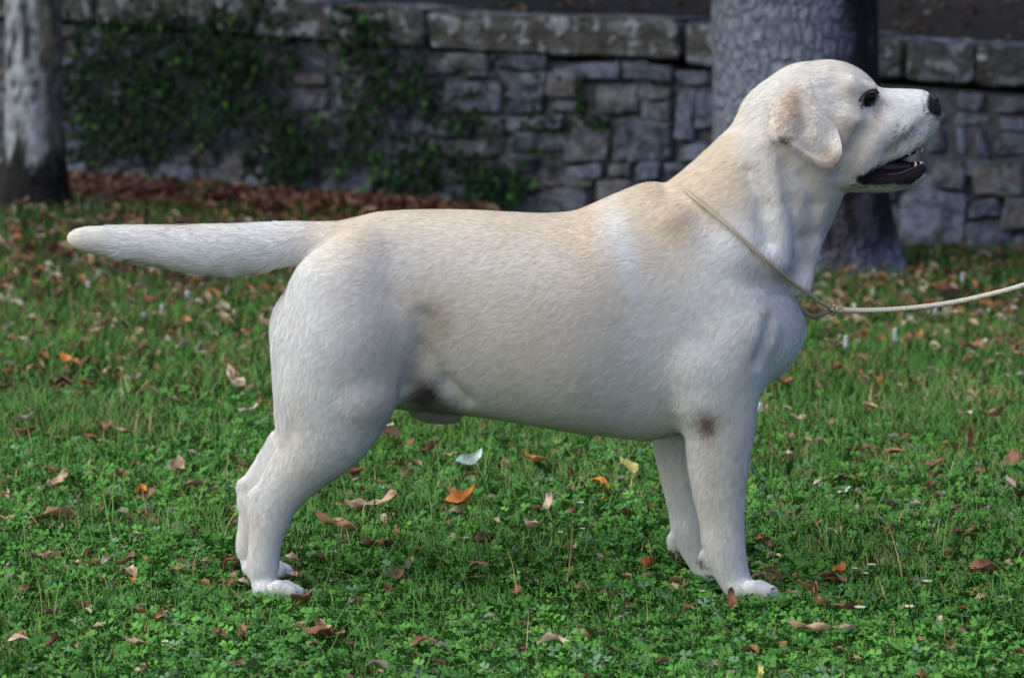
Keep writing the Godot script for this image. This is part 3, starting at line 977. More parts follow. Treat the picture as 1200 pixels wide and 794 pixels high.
func build_wall() -> void:
	var wall := thing("stone_wall", "low old dry-stone retaining wall of grey stones behind the dog, partly under ivy", "wall", Vector3.ZERO)
	# the core that the stones sit in
	var v := PackedVector3Array()
	for u in [-14.0, -1.2, 0.5, 2.0, 3.47, 5.2, 16.0]:
		var t := wall_top(clampf(u, -6.0, 9.0)) - 0.168
		v.append_array([on_wall(Vector2(u, -0.6), -0.015), on_wall(Vector2(u, t), -0.015), on_wall(Vector2(u, t), -0.34), on_wall(Vector2(u, -0.6), -0.34)])
	part("mortar_core", amesh(v, PackedVector3Array(), sheet(v, 4, 7)), M.mortar, wall)
	# stones that the photograph shows: left, top, right, bottom rows and columns
	var known := [[493, 68, 539, 89], [489, 91, 521, 100], [523, 64, 575, 81], [577, 60, 645, 83], [543, 83, 584, 92], [517, 94, 588, 133], [593, 85, 640, 131], [648, 74, 729, 94], [731, 75, 790, 96], [792, 79, 836, 103], [642, 89, 683, 113], [646, 115, 686, 131], [697, 98, 747, 135], [751, 100, 791, 117], [753, 119, 791, 139], [793, 105, 814, 165], [816, 105, 846, 150], [667, 148, 712, 190], [722, 143, 792, 188], [795, 167, 836, 189], [665, 193, 709, 208], [715, 191, 743, 211], [745, 191, 778, 212], [780, 191, 806, 203], [640, 210, 695, 219], [632, 221, 693, 254], [698, 213, 747, 256], [750, 214, 800, 258],
		[596, 134, 662, 152], [560, 136, 592, 160], [596, 155, 664, 178], [540, 163, 590, 186], [595, 181, 628, 204], [500, 136, 555, 160],
		[79, 179, 106, 191], [76, 193, 105, 212], [110, 194, 171, 221], [141, 178, 174, 193], [206, 178, 226, 188], [155, 165, 183, 176], [256, 190, 286, 226], [290, 201, 335, 230], [339, 199, 370, 238], [372, 195, 440, 244], [445, 205, 500, 248], [505, 190, 560, 215], [505, 218, 600, 252],
		[1136, 232, 1170, 258], [1056, 226, 1133, 290], [1026, 206, 1054, 240], [1090, 190, 1135, 222], [1140, 190, 1200, 228], [1136, 262, 1180, 300], [1174, 232, 1230, 268]]
	var caps := [[395, 3, 503, 10, 503, 55, 395, 50], [507, 14, 801, 24, 800, 71, 510, 57], [806, 25, 900, 32, 900, 84, 806, 75], [903, 33, 1018, 42, 1018, 92, 903, 84], [1022, 45, 1064, 47, 1064, 92, 1022, 92], [1067, 47, 1146, 51, 1146, 97, 1067, 95], [1149, 51, 1240, 57, 1240, 104, 1149, 100], [1243, 57, 1350, 64, 1350, 112, 1243, 104], [260, -8, 392, 3, 392, 48, 260, 38], [120, -14, 256, -8, 256, 36, 120, 28], [-10, -20, 117, -14, 117, 28, -10, 20], [-150, -24, -13, -20, -13, 20, -150, 16]]
	var solid := []
	var k := 0
	for c in caps:
		var q := []
		for i in 4: q.append(wall_px(c[i * 2], c[i * 2 + 1]))
		# the outline bows and wanders: cut into a finer face
		part("coping_stone", stone_mesh(q, 0.045, 0.42, 900 + k, 9, 4), M.coping[k % 3], wall)
		solid.append(Rect2(q[3].x, minf(q[3].y, q[2].y) - 0.01, q[1].x - q[3].x, 0.4).abs())
		k += 1
	for c in known:
		var w := 4.0
		var q := [wall_px(c[0] + rng.randf_range(-w, w), c[1] + rng.randf_range(-w, w)), wall_px(c[2] + rng.randf_range(-w, w), c[1] + rng.randf_range(-w, w)), wall_px(c[2] + rng.randf_range(-w, w), c[3] + rng.randf_range(-w, w)), wall_px(c[0] + rng.randf_range(-w, w), c[3] + rng.randf_range(-w, w))]
		part("stone", stone_mesh(q, 0.018 + rng.randf_range(-0.008, 0.010), 0.09, 100 + k, 5, 4), M.stone[rng.randi() % M.stone.size()], wall)
		solid.append(Rect2(q[3].x, q[3].y, q[1].x - q[3].x, q[1].y - q[3].y).abs())
		k += 1
	# the one stone cut like a blunt wedge
	var trap := [wall_px(188, 190), wall_px(226, 189), wall_px(234, 222), wall_px(174, 223)]
	part("stone", stone_mesh(trap, 0.022, 0.09, 77, 5, 4), M.stone[1], wall)
	solid.append(Rect2(trap[3].x, trap[3].y, trap[1].x - trap[3].x, trap[1].y - trap[3].y).abs())
	# rubble courses between and beyond them
	var y := -0.14
	while y < 0.72:
		var h := rng.randf_range(0.042, 0.098)
		var u := -1.0 + rng.randf() * 0.1
		while u < 5.0:
			var w := rng.randf_range(0.07, 0.20)
			var top := wall_top(u) - 0.158
			var slope := -0.045 * (u - 1.7) * 0.8
			var y0 := y + slope
			var c := Vector2(u + w * 0.5, y0 + h * 0.5)
			var free := y0 + h * 0.6 < top
			for s in solid:
				if (minf(s.size.x, s.size.y) > 0.03 and s.grow(-0.012).has_point(c)) or (s.intersection(Rect2(u, y0, w, h)).get_area() > 0.40 * w * h): free = false
			var hid := u > 2.25 and u < 2.75 and y0 < 0.25
			if free and not hid:
				var t := minf(y0 + h - 0.006, top)
				var j := 0.020
				var q := [Vector2(u + rng.randf_range(0, j), t + rng.randf_range(-j, j) * 0.6), Vector2(u + w - 0.006 - rng.randf_range(0, j), t + rng.randf_range(-j, j) * 0.6), Vector2(u + w - 0.006 - rng.randf_range(0, j), y0 + rng.randf_range(-j, j) * 0.4), Vector2(u + rng.randf_range(0, j), y0 + rng.randf_range(-j, j) * 0.4)]
				part("stone", stone_mesh(q, -0.006 + rng.randf_range(-0.008, 0.012), 0.08, 300 + k), M.stone[rng.randi() % M.stone.size()], wall)
				k += 1
			u += w
		y += h

# ------------------------------------------------------------------ ivy
func ivy_leaf() -> ArrayMesh:
	var rim := [[0, -0.08], [0.30, -0.30], [0.52, -0.02], [0.36, 0.22], [0.26, 0.50], [0, 0.95], [-0.26, 0.50], [-0.36, 0.22], [-0.52, -0.02], [-0.30, -0.30]]
	var v := PackedVector3Array([Vector3(0, 0.22, 0.10)])
	for q in rim: v.append(Vector3(q[0], q[1], 0.06 - 0.16 * absf(q[0]) - 0.10 * maxf(q[1], 0)))
	var idx := PackedInt32Array()
	for i in rim.size(): idx.append_array([0, 1 + i, 1 + (i + 1) % rim.size()])
	return amesh(v, PackedVector3Array(), idx)

func build_ivy(label: String, spots: Array, stems: Array, size := 0.030) -> void:
	# spots: column, row, reach across, reach up and down, how many
	var at := on_wall(wall_px(spots[0][0], spots[0][1] + spots[0][3]), 0.02)
	var plant := thing("ivy", label, "ivy", at)
	var where := []
	var tints := []
	for s in spots:
		for i in int(s[4] * 1.7):
			var a := rng.randf() * TAU
			var r := sqrt(rng.randf()) if rng.randf() < 0.7 else rng.randf() * 1.25
			var px: float = s[0] + cos(a) * r * s[2]
			var py: float = s[1] + sin(a) * r * s[3]
			var clump := land.get_noise_2d(px * 16.0, py * 16.0) + 0.5 * land.get_noise_2d(px * 50.0 + 40, py * 50.0)
			if clump < 0.05 and rng.randf() < 0.92: continue
			var uv := wall_px(px, py)
			if uv.y > wall_top(uv.x) + 0.02: continue
			var p := on_wall(uv, rng.randf_range(0.03, 0.075) + maxf(clump, 0.0) * 0.06)
			var n := (wnor * rng.randf_range(0.6, 1.2) + Vector3(rng.randf_range(-0.6, 0.6), rng.randf_range(-0.1, 0.9), rng.randf_range(-0.3, 0.3))).normalized()
			var down := (Vector3.DOWN + wdir * rng.randf_range(-0.9, 0.9))
			down = (down - n * down.dot(n)).normalized()
			var sc := size * rng.randf_range(0.45, 1.15)
			where.append(Transform3D(Basis(down.cross(n) * sc, down * sc, n * sc), p - at))
			var young := rng.randf() < 0.05 + maxf(clump - 0.3, 0.0) * 0.3
			var k := rng.randf_range(0.6, 1.3)
			tints.append(Color(0.050, 0.13, 0.022) * k if young else Color(0.014, 0.036, 0.014) * k * rng.randf_range(0.5, 1.4))
	copies("leaves", M.ivy_mesh, M.leaf_gloss, where, tints, plant)
	for st in stems:
		var pts := []
		for q in st: pts.append(on_wall(wall_px(q[0], q[1]), 0.035 + rng.randf_range(-0.008, 0.01)) - at)
		var c := curve(pts, 5)
		var rr := PackedFloat32Array()
		for i in c.size(): rr.append(lerpf(0.007, 0.003, float(i) / c.size()))
		var t := tube(c, rr, 5)
		part("stem", amesh(t[0], PackedVector3Array(), t[1]), M.twig, plant)

# ------------------------------------------------------------------ trees
func build_tree(called: String, label: String, foot: Vector3, rings: Array, bark: Material, crown_c: Vector3, crown_r: Vector3, seed_: int, bark_tint: Callable, limbs := 6) -> Node3D:
	# rings: height, radius, sideways, root flare
	var tree := thing(called, label, "tree", foot)
	var r := RandomNumberGenerator.new()
	r.seed = seed_
	var sides := 40
	var v := PackedVector3Array()
	var uv := PackedVector2Array()
	var tint := PackedColorArray()
	var rows := 90
	for j in rows:
		var t := float(j) / (rows - 1)
		var y: float = -0.12 + pow(t, 1.6) * (rings[-1][0] + 0.12)
		var k := 0
		while k < rings.size() - 2 and rings[k + 1][0] < y: k += 1
		var f := clampf((y - rings[k][0]) / (rings[k + 1][0] - rings[k][0]), 0.0, 1.0)
		var rad := lerpf(rings[k][1], rings[k + 1][1], f)
		var cx := lerpf(rings[k][2], rings[k + 1][2], f)
		var flare := lerpf(rings[k][3], rings[k + 1][3], f)
		for i in sides + 1:
			var a := TAU * (i % sides) / sides
			var lump := land.get_noise_3d(cos(a) * 60.0 + seed_ * 31, y * 55.0, sin(a) * 60.0) * 0.10 + land.get_noise_3d(cos(a) * 260.0, y * 170.0 + seed_ * 17, sin(a) * 260.0) * 0.045
			var root := flare * (0.5 + 0.5 * sin(a * 5.0 + seed_)) * (0.6 + 0.4 * sin(a * 2.0 + 1.0))
			var q := rad * (1.0 + lump + root)
			v.append(Vector3(cx + cos(a) * q, y, sin(a) * q))
			uv.append(Vector2(float(i) / sides * 2.0, y * 1.2))
			tint.append(bark_tint.call(a, y))
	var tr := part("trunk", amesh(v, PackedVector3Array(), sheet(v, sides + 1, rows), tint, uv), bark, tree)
	# limbs above the picture, and unseen foliage sized and placed to shade the wall
	var lm := [PackedVector3Array(), PackedInt32Array()]
	var where := []
	var tints := []
	for i in limbs:
		var a := TAU * i / limbs + r.randf() * 0.6
		var o := Vector3(rings[-1][2], rings[-1][0] - 0.05 - (i % 3) * 0.35, 0)
		var e := crown_c + Vector3(cos(a) * crown_r.x * 0.7, r.randf_range(-0.2, 0.6) * crown_r.y, sin(a) * crown_r.z * 0.7)
		var c := curve([o, o.lerp(e, 0.4) + Vector3(0, -0.1, 0), e], 6)
		var rr := PackedFloat32Array()
		for q in c.size(): rr.append(lerpf(rings[-1][1] * 0.5, 0.02, float(q) / (c.size() - 1)))
		join(lm, tube(c, rr, 8))
	part("limbs", amesh(lm[0], PackedVector3Array(), lm[1]), bark, tree)
	for i in 9500:
		var d := Vector3(r.randfn(), r.randfn(), r.randfn()).normalized() * pow(r.randf(), 0.45)
		var p := crown_c + d * crown_r
		if land.get_noise_3d(p.x * 18.0, p.y * 18.0, p.z * 18.0) < -0.12: continue
		var b := Basis.from_euler(Vector3(r.randf_range(-0.9, 0.9), r.randf() * TAU, r.randf_range(-0.9, 0.9))).scaled(Vector3.ONE * r.randf_range(0.14, 0.26))
		where.append(Transform3D(b, p))
		tints.append(Color(0.035, 0.075, 0.018) * r.randf_range(0.6, 1.4))
	copies("shade_crown", M.spray_mesh, M.leaf, where, tints, tree)
	return tree

func pale_stain(a: float, y: float) -> Color:      # wet black foot, brown weather side, yellow lichen higher up
	var n := land.get_noise_3d(cos(a) * 70.0, y * 160.0, sin(a) * 70.0)
	var n2 := land.get_noise_3d(cos(a) * 160.0 + 50, y * 420.0, sin(a) * 160.0)
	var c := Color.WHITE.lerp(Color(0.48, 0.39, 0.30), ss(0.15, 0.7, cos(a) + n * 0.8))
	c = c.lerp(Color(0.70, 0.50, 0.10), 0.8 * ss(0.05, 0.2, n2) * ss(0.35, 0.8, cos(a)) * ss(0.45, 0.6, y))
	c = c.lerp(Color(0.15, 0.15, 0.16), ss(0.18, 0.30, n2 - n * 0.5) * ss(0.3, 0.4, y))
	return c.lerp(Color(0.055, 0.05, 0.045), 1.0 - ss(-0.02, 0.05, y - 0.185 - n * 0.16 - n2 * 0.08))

func rough_moss_shade(a: float, y: float) -> Color:     # right side: moss with the trunk's shade painted dark into it; bare grey roots
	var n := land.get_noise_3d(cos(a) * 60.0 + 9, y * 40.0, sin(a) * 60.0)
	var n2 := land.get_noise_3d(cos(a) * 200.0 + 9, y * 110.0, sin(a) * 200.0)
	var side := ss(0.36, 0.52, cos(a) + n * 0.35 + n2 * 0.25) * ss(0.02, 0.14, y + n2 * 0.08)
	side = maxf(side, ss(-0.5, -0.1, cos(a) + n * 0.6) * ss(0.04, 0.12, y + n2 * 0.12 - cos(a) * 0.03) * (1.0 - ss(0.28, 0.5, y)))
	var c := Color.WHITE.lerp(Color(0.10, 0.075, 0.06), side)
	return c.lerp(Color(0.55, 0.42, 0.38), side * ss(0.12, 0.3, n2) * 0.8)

func spray() -> ArrayMesh:      # a twig's end with nine leaves
	var v := PackedVector3Array()
	var idx := PackedInt32Array()
	for i in 9:
		var a := i * 2.4
		var o := Vector3(cos(a) * 0.35, (i - 4) * 0.08, sin(a) * 0.35)
		var d := Vector3(cos(a), 0.1 - 0.06 * i, sin(a)).normalized()
		var s := d.cross(Vector3.UP).normalized() * 0.17
		var b := v.size()
		v.append_array([o, o + d * 0.25 + s, o + d * 0.6, o + d * 0.25 - s])
		idx.append_array([b, b + 1, b + 2, b, b + 2, b + 3])
	return amesh(v, PackedVector3Array(), idx)

# ------------------------------------------------------------------ lawn
func clover_mesh(seed_: int) -> ArrayMesh:       # three stalks with three leaflets each; units of metres
	var r := RandomNumberGenerator.new()
	r.seed = seed_
	var v := PackedVector3Array()
	var n := PackedVector3Array()
	var idx := PackedInt32Array()
	var c := PackedColorArray()
	for s in 3:
		var h := r.randf_range(0.006, 0.024)
		var foot := Vector3(r.randf_range(-0.012, 0.012), 0, r.randf_range(-0.012, 0.012))
		var top := foot + Vector3(r.randf_range(-0.012, 0.012), h, r.randf_range(-0.012, 0.012))
		var nr := Vector3(r.randf_range(-0.7, 0.7), 1, r.randf_range(-0.7, 0.7)).normalized()
		var x := nr.cross(Vector3(0.3, 0.1, 1)).normalized()
		var z := x.cross(nr)
		var a0 := r.randf() * TAU
		var size := r.randf_range(0.0042, 0.0080)
		var b := v.size()
		v.append_array([foot + Vector3(-0.0006, 0, 0), foot + Vector3(0.0006, 0, 0), top])
		for q in 3:
			n.append(Vector3(0, 0.5, 0.8))
			c.append(Color(0.8, 0.9, 0.7))
		idx.append_array([b, b + 1, b + 2])
		for l in 3:
			var a := a0 + l * TAU / 3.0 + r.randf_range(-0.15, 0.15)
			var d := x * cos(a) + z * sin(a)
			var e := nr.cross(d)
			var bb := v.size()
			var up := nr * size * r.randf_range(0.05, 0.35)
			v.append_array([top, top + d * size * 0.55 + e * size * 0.50 + up, top + d * size * 1.05 + e * size * 0.38 + up * 1.2, top + d * size * 0.95 + up * 0.5, top + d * size * 1.05 - e * size * 0.38 + up * 1.2, top + d * size * 0.55 - e * size * 0.50 + up, top + d * size * 0.5])
			var nn := [nr, nr + e * 0.5, nr + e * 0.4 + d * 0.3, nr + d * 0.3, nr - e * 0.4 + d * 0.3, nr - e * 0.5, nr]
			for q in 7:
				n.append(nn[q].normalized())
				c.append(Color(1, 1, 1) if q != 6 else Color(1.25, 1.2, 1.3))
			idx.append_array([bb, bb + 1, bb + 6, bb + 1, bb + 2, bb + 6, bb + 2, bb + 3, bb + 6, bb + 3, bb + 4, bb + 6, bb + 4, bb + 5, bb + 6, bb + 5, bb, bb + 6])
	return amesh(v, n, idx, c)

func grass_mesh(seed_: int, blades: int, spread: float, h0: float, h1: float, wide: float) -> ArrayMesh:
	var r := RandomNumberGenerator.new()
	r.seed = seed_
	var v := PackedVector3Array()
	var n := PackedVector3Array()
	var idx := PackedInt32Array()
	for s in blades:
		var foot := Vector3(r.randf_range(-1, 1), 0, r.randf_range(-1, 1)) * spread
		var h := r.randf_range(h0, h1)
		var a := r.randf() * TAU
		var lean := Vector3(cos(a), 0, sin(a)) * h * r.randf_range(0.15, 0.95)
		var side := Vector3(sin(a), 0, -cos(a)).rotated(Vector3.UP, r.randf_range(-0.5, 0.5)) * wide * r.randf_range(0.7, 1.2)
		var b := v.size()
		for k in 4:
			var t := k / 3.0
			var p := foot + Vector3.UP * h * (t - 0.25 * t * t * t * lean.length() / h) + lean * t * t
			var w := side * (1.0 - t * t * 0.92)
			v.append_array([p - w, p + w])
			var nn := (Vector3.UP * (0.6 + 0.4 * t) - lean.normalized() * 0.5 * (1.0 - t)).normalized()
			n.append_array([nn, nn])
		for k in 3: idx.append_array([b + k * 2, b + k * 2 + 1, b + k * 2 + 2, b + k * 2 + 1, b + k * 2 + 3, b + k * 2 + 2])
	return amesh(v, n, idx)

func spot(d0: float, d1: float) -> Vector3:     # a random place on the lawn between two distances from the camera
	var d := sqrt(rng.randf_range(d0 * d0, d1 * d1))
	var half := d * 0.179 + 0.45
	var x := rng.randf_range(-half, half)
	return Vector3(x, lawn(x, CAM_D - d), CAM_D - d)

func tuft(p: Vector3, size: float) -> Transform3D:
	var b := Basis(Vector3.UP, rng.randf() * TAU).rotated(Vector3(rng.randf_range(-1, 1), 0, rng.randf_range(-1, 1)).normalized(), rng.randf() * 0.25)
	return Transform3D(b.scaled(Vector3.ONE * size), p)

var patch := FastNoiseLite.new()
func build_lawn() -> void:
	var holes := [[318, 690], [309, 668], [876, 692], [838, 670]]
	var feet := []
	for q in holes: feet.append(at_px(q[0] + 6, q[1] + 8))
	# clover and other low leaves
	var where := [[], [], []]
	var tints := [[], [], []]
	for band in [[3.3, 4.4, 30000], [4.4, 5.6, 17000], [5.6, 7.4, 6000], [7.4, 9.8, 1500]]:
		for i in band[2]:
			var p := spot(band[0], band[1])
			if behind(p.x, p.z) > -0.05: continue
			var m := patch.get_noise_2d(p.x, p.z)
			if m < -0.30 and rng.randf() < 0.75: continue
			var bad := false
			for f in feet:
				if Vector2((p.x - f.x) * 0.6, p.z - f.z).length() < 0.036: bad = true
			if bad: continue
			var k := rng.randi() % 3
			var press := 1.0
			for f in feet: press = minf(press, 0.48 + 0.52 * ss(0.03, 0.15, Vector2((p.x - f.x) * 0.75, p.z - f.z).length()))
			var tf := tuft(p, rng.randf_range(0.75, 1.3))
			tf.basis = Basis.from_scale(Vector3(1, press, 1)) * tf.basis
			where[k].append(tf)
			var b := rng.randf_range(0.65, 1.35) * (1.0 + 0.35 * m)
			var c := Color(0.055, 0.180, 0.034).lerp(Color(0.102, 0.228, 0.041), rng.randf()) if rng.randf() < 0.92 else Color(0.11, 0.19, 0.10)
			tints[k].append(c * b)
	for k in 3: tag(copies("clover", clover_mesh(40 + k), M.leaf, where[k], tints[k], self), ["low green clover carpeting the lawn round the dog", "broader clover tufts mixed through the lawn", "fine clover sprigs mixed through the lawn"][k], "clover", "", "stuff")
	# grass
	var gw := [[], [], []]
	var gt := [[], [], []]
	for band in [[3.3, 4.4, 9000, 0], [4.4, 5.6, 10000, 0], [5.2, 7.0, 11000, 1], [6.6, 9.9, 8500, 1], [3.3, 6.0, 1500, 2]]:
		for i in band[2]:
			var p := spot(band[0], band[1])
			if behind(p.x, p.z) > -0.03: continue
			var m := patch.get_noise_2d(p.x * 0.7 + 50, p.z * 0.7)
			if band[0] > 5.0 and m < -0.16 + ss(8.0, 10.0, CAM_D - p.z) * 0.15 and rng.randf() < 0.85: continue
			if band[0] < 5.0 and m < -0.1 and rng.randf() < 0.6: continue
			var bad := false
			for f in feet:
				if Vector2((p.x - f.x) * 0.6, p.z - f.z).length() < 0.040: bad = true
			if bad: continue
			var k: int = band[3]
			var press := 1.0
			for f in feet: press = minf(press, 0.45 + 0.55 * ss(0.03, 0.15, Vector2((p.x - f.x) * 0.75, p.z - f.z).length()))
			gw[k].append(tuft(p, rng.randf_range(0.6, 1.25) * (0.8 if p.z > 0.2 else 1.0) * press))
			var b := rng.randf_range(0.65, 1.35)
			var c := Color(0.060, 0.165, 0.034).lerp(Color(0.116, 0.203, 0.048), rng.randf())
			if rng.randf() < 0.08: c = Color(0.30, 0.23, 0.11)
			gt[k].append(c * b)
	tag(copies("grass", grass_mesh(50, 7, 0.018, 0.015, 0.045, 0.0010), M.leaf, gw[0], gt[0], self), "short fine grass growing among the clover", "grass", "", "stuff")
	tag(copies("tall_grass", grass_mesh(51, 8, 0.025, 0.025, 0.07, 0.0013), M.leaf, gw[1], gt[1], self), "longer grass growing behind the dog towards the wall", "grass", "", "stuff")
	tag(copies("grass_stalks", grass_mesh(52, 2, 0.02, 0.07, 0.13, 0.0009), M.leaf, gw[2], gt[2], self), "single long grass stalks standing above the lawn", "grass", "", "stuff")

# ------------------------------------------------------------------ fallen leaves and flowers
func dead_leaf(seed_: int, wide: float, roll: float, bend: float) -> ArrayMesh:     # one unit long, along x
	var r := RandomNumberGenerator.new()
	r.seed = seed_
	var v := PackedVector3Array()
	var uv := PackedVector2Array()
	var nx := 8
	var ny := 5
	var ph := r.randf() * 20.0
	for j in ny:
		for i in nx:
			var s := float(i) / (nx - 1)
			var t := float(j) / (ny - 1) * 2.0 - 1.0
			var prof := pow(sin(PI * pow(s, 0.8) * 0.97 + 0.05), 0.8) * (1.0 + 0.12 * sin(s * 23.0 + ph) * absf(t))
			var half := wide * 0.5 * prof
			var ang := t * roll * (0.7 + 0.5 * s)
			var rad := half / maxf(absf(roll), 0.05)
			var y := rad * (1.0 - cos(ang)) if absf(roll) > 0.05 else 0.0
			var z := rad * sin(ang)
			var x := s - 0.5
			y += bend * (x * x) * 1.6 + 0.05 * sin(s * 9.0 + t * 2.0 + ph) + r.randf_range(-0.012, 0.012) + 0.03
			z += 0.08 * sin(s * 3.0 + ph)
			v.append(Vector3(x, y, z))
			uv.append(Vector2(s, t * 0.5 + 0.5))
	# edges torn and buckled
	for i in v.size():
		var e := absf(float(i / nx) / (ny - 1) * 2.0 - 1.0)
		v[i] += Vector3(r.randf_range(-0.03, 0.03), r.randf_range(-0.02, 0.04), r.randf_range(-0.03, 0.03)) * e
	return amesh(v, PackedVector3Array(), sheet(v, nx, ny), PackedColorArray(), uv)

func put_leaf(px: float, py: float, size_px: float, tone: int, shape: int, turn: float, label: String, group := "", lift := 0.012, pitch := 0.0) -> void:
	lift += 0.012
	var p := at_px(px, py, lift)
	var d := CAM_D - p.z
	var o := part("fallen_leaf", M.leaf_meshes[shape], M.dead[tone], self)
	var size := size_px * d / F
	o.transform = Transform3D(Basis.from_euler(Vector3(rng.randf_range(-0.3, 0.3), turn, pitch)).scaled(Vector3.ONE * size), p + Vector3.UP * lift)
	tag(o, label, "leaf", group)

func build_leaves() -> void:
	# tones: 0 brown, 1 tan, 2 orange, 3 red brown, 4 dark brown, 5 pale, 6 silvery green, 7 yellow
	var L := [
		[540, 590, 44, 2, 3, 0.6, "bright orange curled leaf in the grass under the dog's belly", 0.4],
		[528, 580, 30, 0, 4, 2.0, "brown leaf leaning against the bright orange curled leaf", 0.5],
		[549, 545, 40, 6, 3, 0.9, "pale silvery leaf lying underside up under the dog's belly", 0.35],
		[441, 641, 44, 4, 2, 2.7, "dark crumpled brown leaf in front of the dog's hind paws", 0.0],
		[436, 596, 60, 1, 1, 0.1, "long tan leaf with a curled rim right of the hind legs", 0.1],
		[446, 607, 30, 5, 5, 2.2, "small pale tan leaf just below the long tan leaf with a curled rim", 0.0],
		[392, 618, 54, 0, 2, 2.7, "narrow rolled brown leaf close to the dog's hind leg", 0.2],
		[500, 531, 38, 3, 2, 0.8, "rolled red-brown leaf under the dog just in front of its thigh", 0.3],
		[464, 625, 22, 3, 1, 1.1, "small red-brown leaf above the dark crumpled brown leaf", 0.3],
		[566, 634, 36, 4, 4, 0.3, "dark broken leaf in the grass under the middle of the dog", 0.1],
		[62, 608, 56, 0, 4, 0.3, "large crumpled brown leaf at the left of the lawn", 0.1],
		[47, 656, 42, 1, 2, 0.2, "tan rolled leaf below the large crumpled brown leaf", 0.0],
		[66, 567, 40, 1, 1, 0.9, "tan leaf above the large crumpled brown leaf", 0.2],
		[20, 749, 32, 5, 5, 0.1, "pinkish pale leaf at the lower left corner of the lawn", 0.1],
		[27, 507, 34, 0, 1, 2.8, "brown leaf lying flat near the left edge, above the tan leaves", 0.0],
		[225, 569, 28, 0, 4, 0.4, "brown crumpled leaf left of the hind legs", 0.2],
		[370, 743, 42, 3, 1, 2.7, "red-brown leaf in the near grass before the hind paws", 0.0],
		[383, 735, 26, 5, 2, 2.2, "slim whitish leaf lying across a red-brown one", 0.2],
		[257, 744, 26, 3, 0, 2.5, "small red-brown leaf in the clover before the hind paws", 0.3],
		[650, 752, 40, 5, 4, 3.0, "pinkish tan leaf in the near grass between front and hind legs", 0.1],
		[948, 738, 46, 1, 2, 2.8, "long slim tan leaf before the front paw, red at one end", 0.0],
		[982, 741, 40, 5, 2, 0.2, "pale slim leaf touching the long slim tan leaf", 0.0],
		[985, 714, 44, 3, 1, 2.9, "red-brown leaf lying right of the front paw", 0.0],
		[957, 700, 38, 0, 2, 1.9, "narrow brown leaf standing on edge right of the front paw", 0.6],
		[858, 706, 32, 3, 1, 1.4, "red-brown leaf standing up against the near front paw", 1.0],
		[703, 566, 32, 2, 5, 2.4, "orange-tan leaf behind the belly near the far front leg", 0.3],
		[735, 549, 38, 7, 0, 2.0, "yellow-green leaf beside the far front leg", 0.3],
		[1140, 522, 48, 0, 2, 1.6, "brown leaf standing upright in the grass at the right", 1.1],
		[1094, 544, 26, 3, 0, 0.2, "reddish leaf in the grass left of the upright brown leaf", 0.2],
		[1008, 582, 28, 3, 5, 2.6, "reddish leaf right of the front legs with a green one beside it", 0.1],
		[990, 577, 24, 6, 0, 0.7, "grey-green leaf beside a reddish one right of the front legs", 0.2],
		[960, 565, 22, 5, 5, 0.5, "small pale tan leaf right of the front legs", 0.2],
		[1183, 566, 22, 5, 0, 2.0, "small pale leaf by the right edge of the lawn", 0.5],
		[1150, 668, 46, 3, 4, 0.2, "red-brown broken leaf at the right below the clover patch", 0.1],
		[893, 792, 26, 7, 1, 0.9, "yellow leaf at the very bottom edge of the lawn", 0.7],
		[605, 692, 20, 3, 0, 1.2, "small red leaf in the near grass under the dog", 0.4],
		[983, 670, 24, 2, 3, 1.2, "small orange-brown leaf in the grass beyond the front paw", 0.3],
		[893, 632, 24, 3, 4, 0.1, "small red-brown leaf just right of the front leg", 0.1],
		[986, 617, 22, 1, 2, 1.5, "slim tan leaf standing in the grass right of the front leg", 0.9],
		[1128, 626, 34, 3, 1, 0.1, "flat red-brown leaf at the right of the lawn", 0.0],
		[275, 450, 60, 5, 2, 2.1, "long pale dry leaf behind the dog's hind leg", 0.2],
		[132, 282, 44, 1, 1, 0.4, "large tan leaf on the litter under the dog's tail", 0.3],
	]
	for l in L: put_leaf(l[0], l[1], l[2] * 1.05, l[3], l[4], l[5], l[6], "", 0.014, l[7])
	var tones := ["brown", "tan", "orange", "red-brown", "dark brown", "pale"]
	var shapes := ["flat", "curled", "rolled", "cupped", "arched", "bent"]
	var used := {}
	var made := 0
	while made < 238:
		var py := 800.0 - 480.0 * pow(rng.randf(), 0.62)
		var px := rng.randf_range(-20, 1220)
		if py > 600 and rng.randf() < 0.45: py -= 250
		var tone: int = [0, 0, 0, 1, 1, 2, 3, 3, 3, 4, 5][rng.randi() % 11]
		var shape := rng.randi() % 6
		var turn := rng.randf() * TAU
		var d := CAM_D - at_px(px, py).z
		var metres := rng.randf_range(0.022, 0.055) * (0.9 if py > 560 else 1.0)
		var big := "small" if metres < 0.030 else "large" if metres > 0.043 else "medium"
		var lies := "crosswise" if absf(cos(turn)) > 0.85 else "end on" if absf(cos(turn)) < 0.4 else "slanting"
		var row := "among the litter" if py < 380 else "in back grass" if py < 500 else "at hock level" if py < 610 else "at paw level" if py < 710 else "in near clover"
		var col := "by the left edge" if px < 150 else "left of the hind legs" if px < 285 else "by the hind legs" if px < 440 else "below the loin" if px < 580 else "below the ribs" if px < 730 else "below the chest" if px < 860 else "right of the front legs" if px < 1050 else "by the right edge"
		var label: String = "%s %s %s leaf lying %s %s %s" % [big, shapes[shape], tones[tone], lies, row, col]
		if used.has(label): continue
		used[label] = true
		made += 1
		put_leaf(px, py, metres * F / d, tone, shape, turn, label, "dry leaves scattered over the lawn", 0.008 + rng.randf() * 0.016 + (0.012 if py < 520 else 0.0), rng.randf_range(-0.3, 0.5))
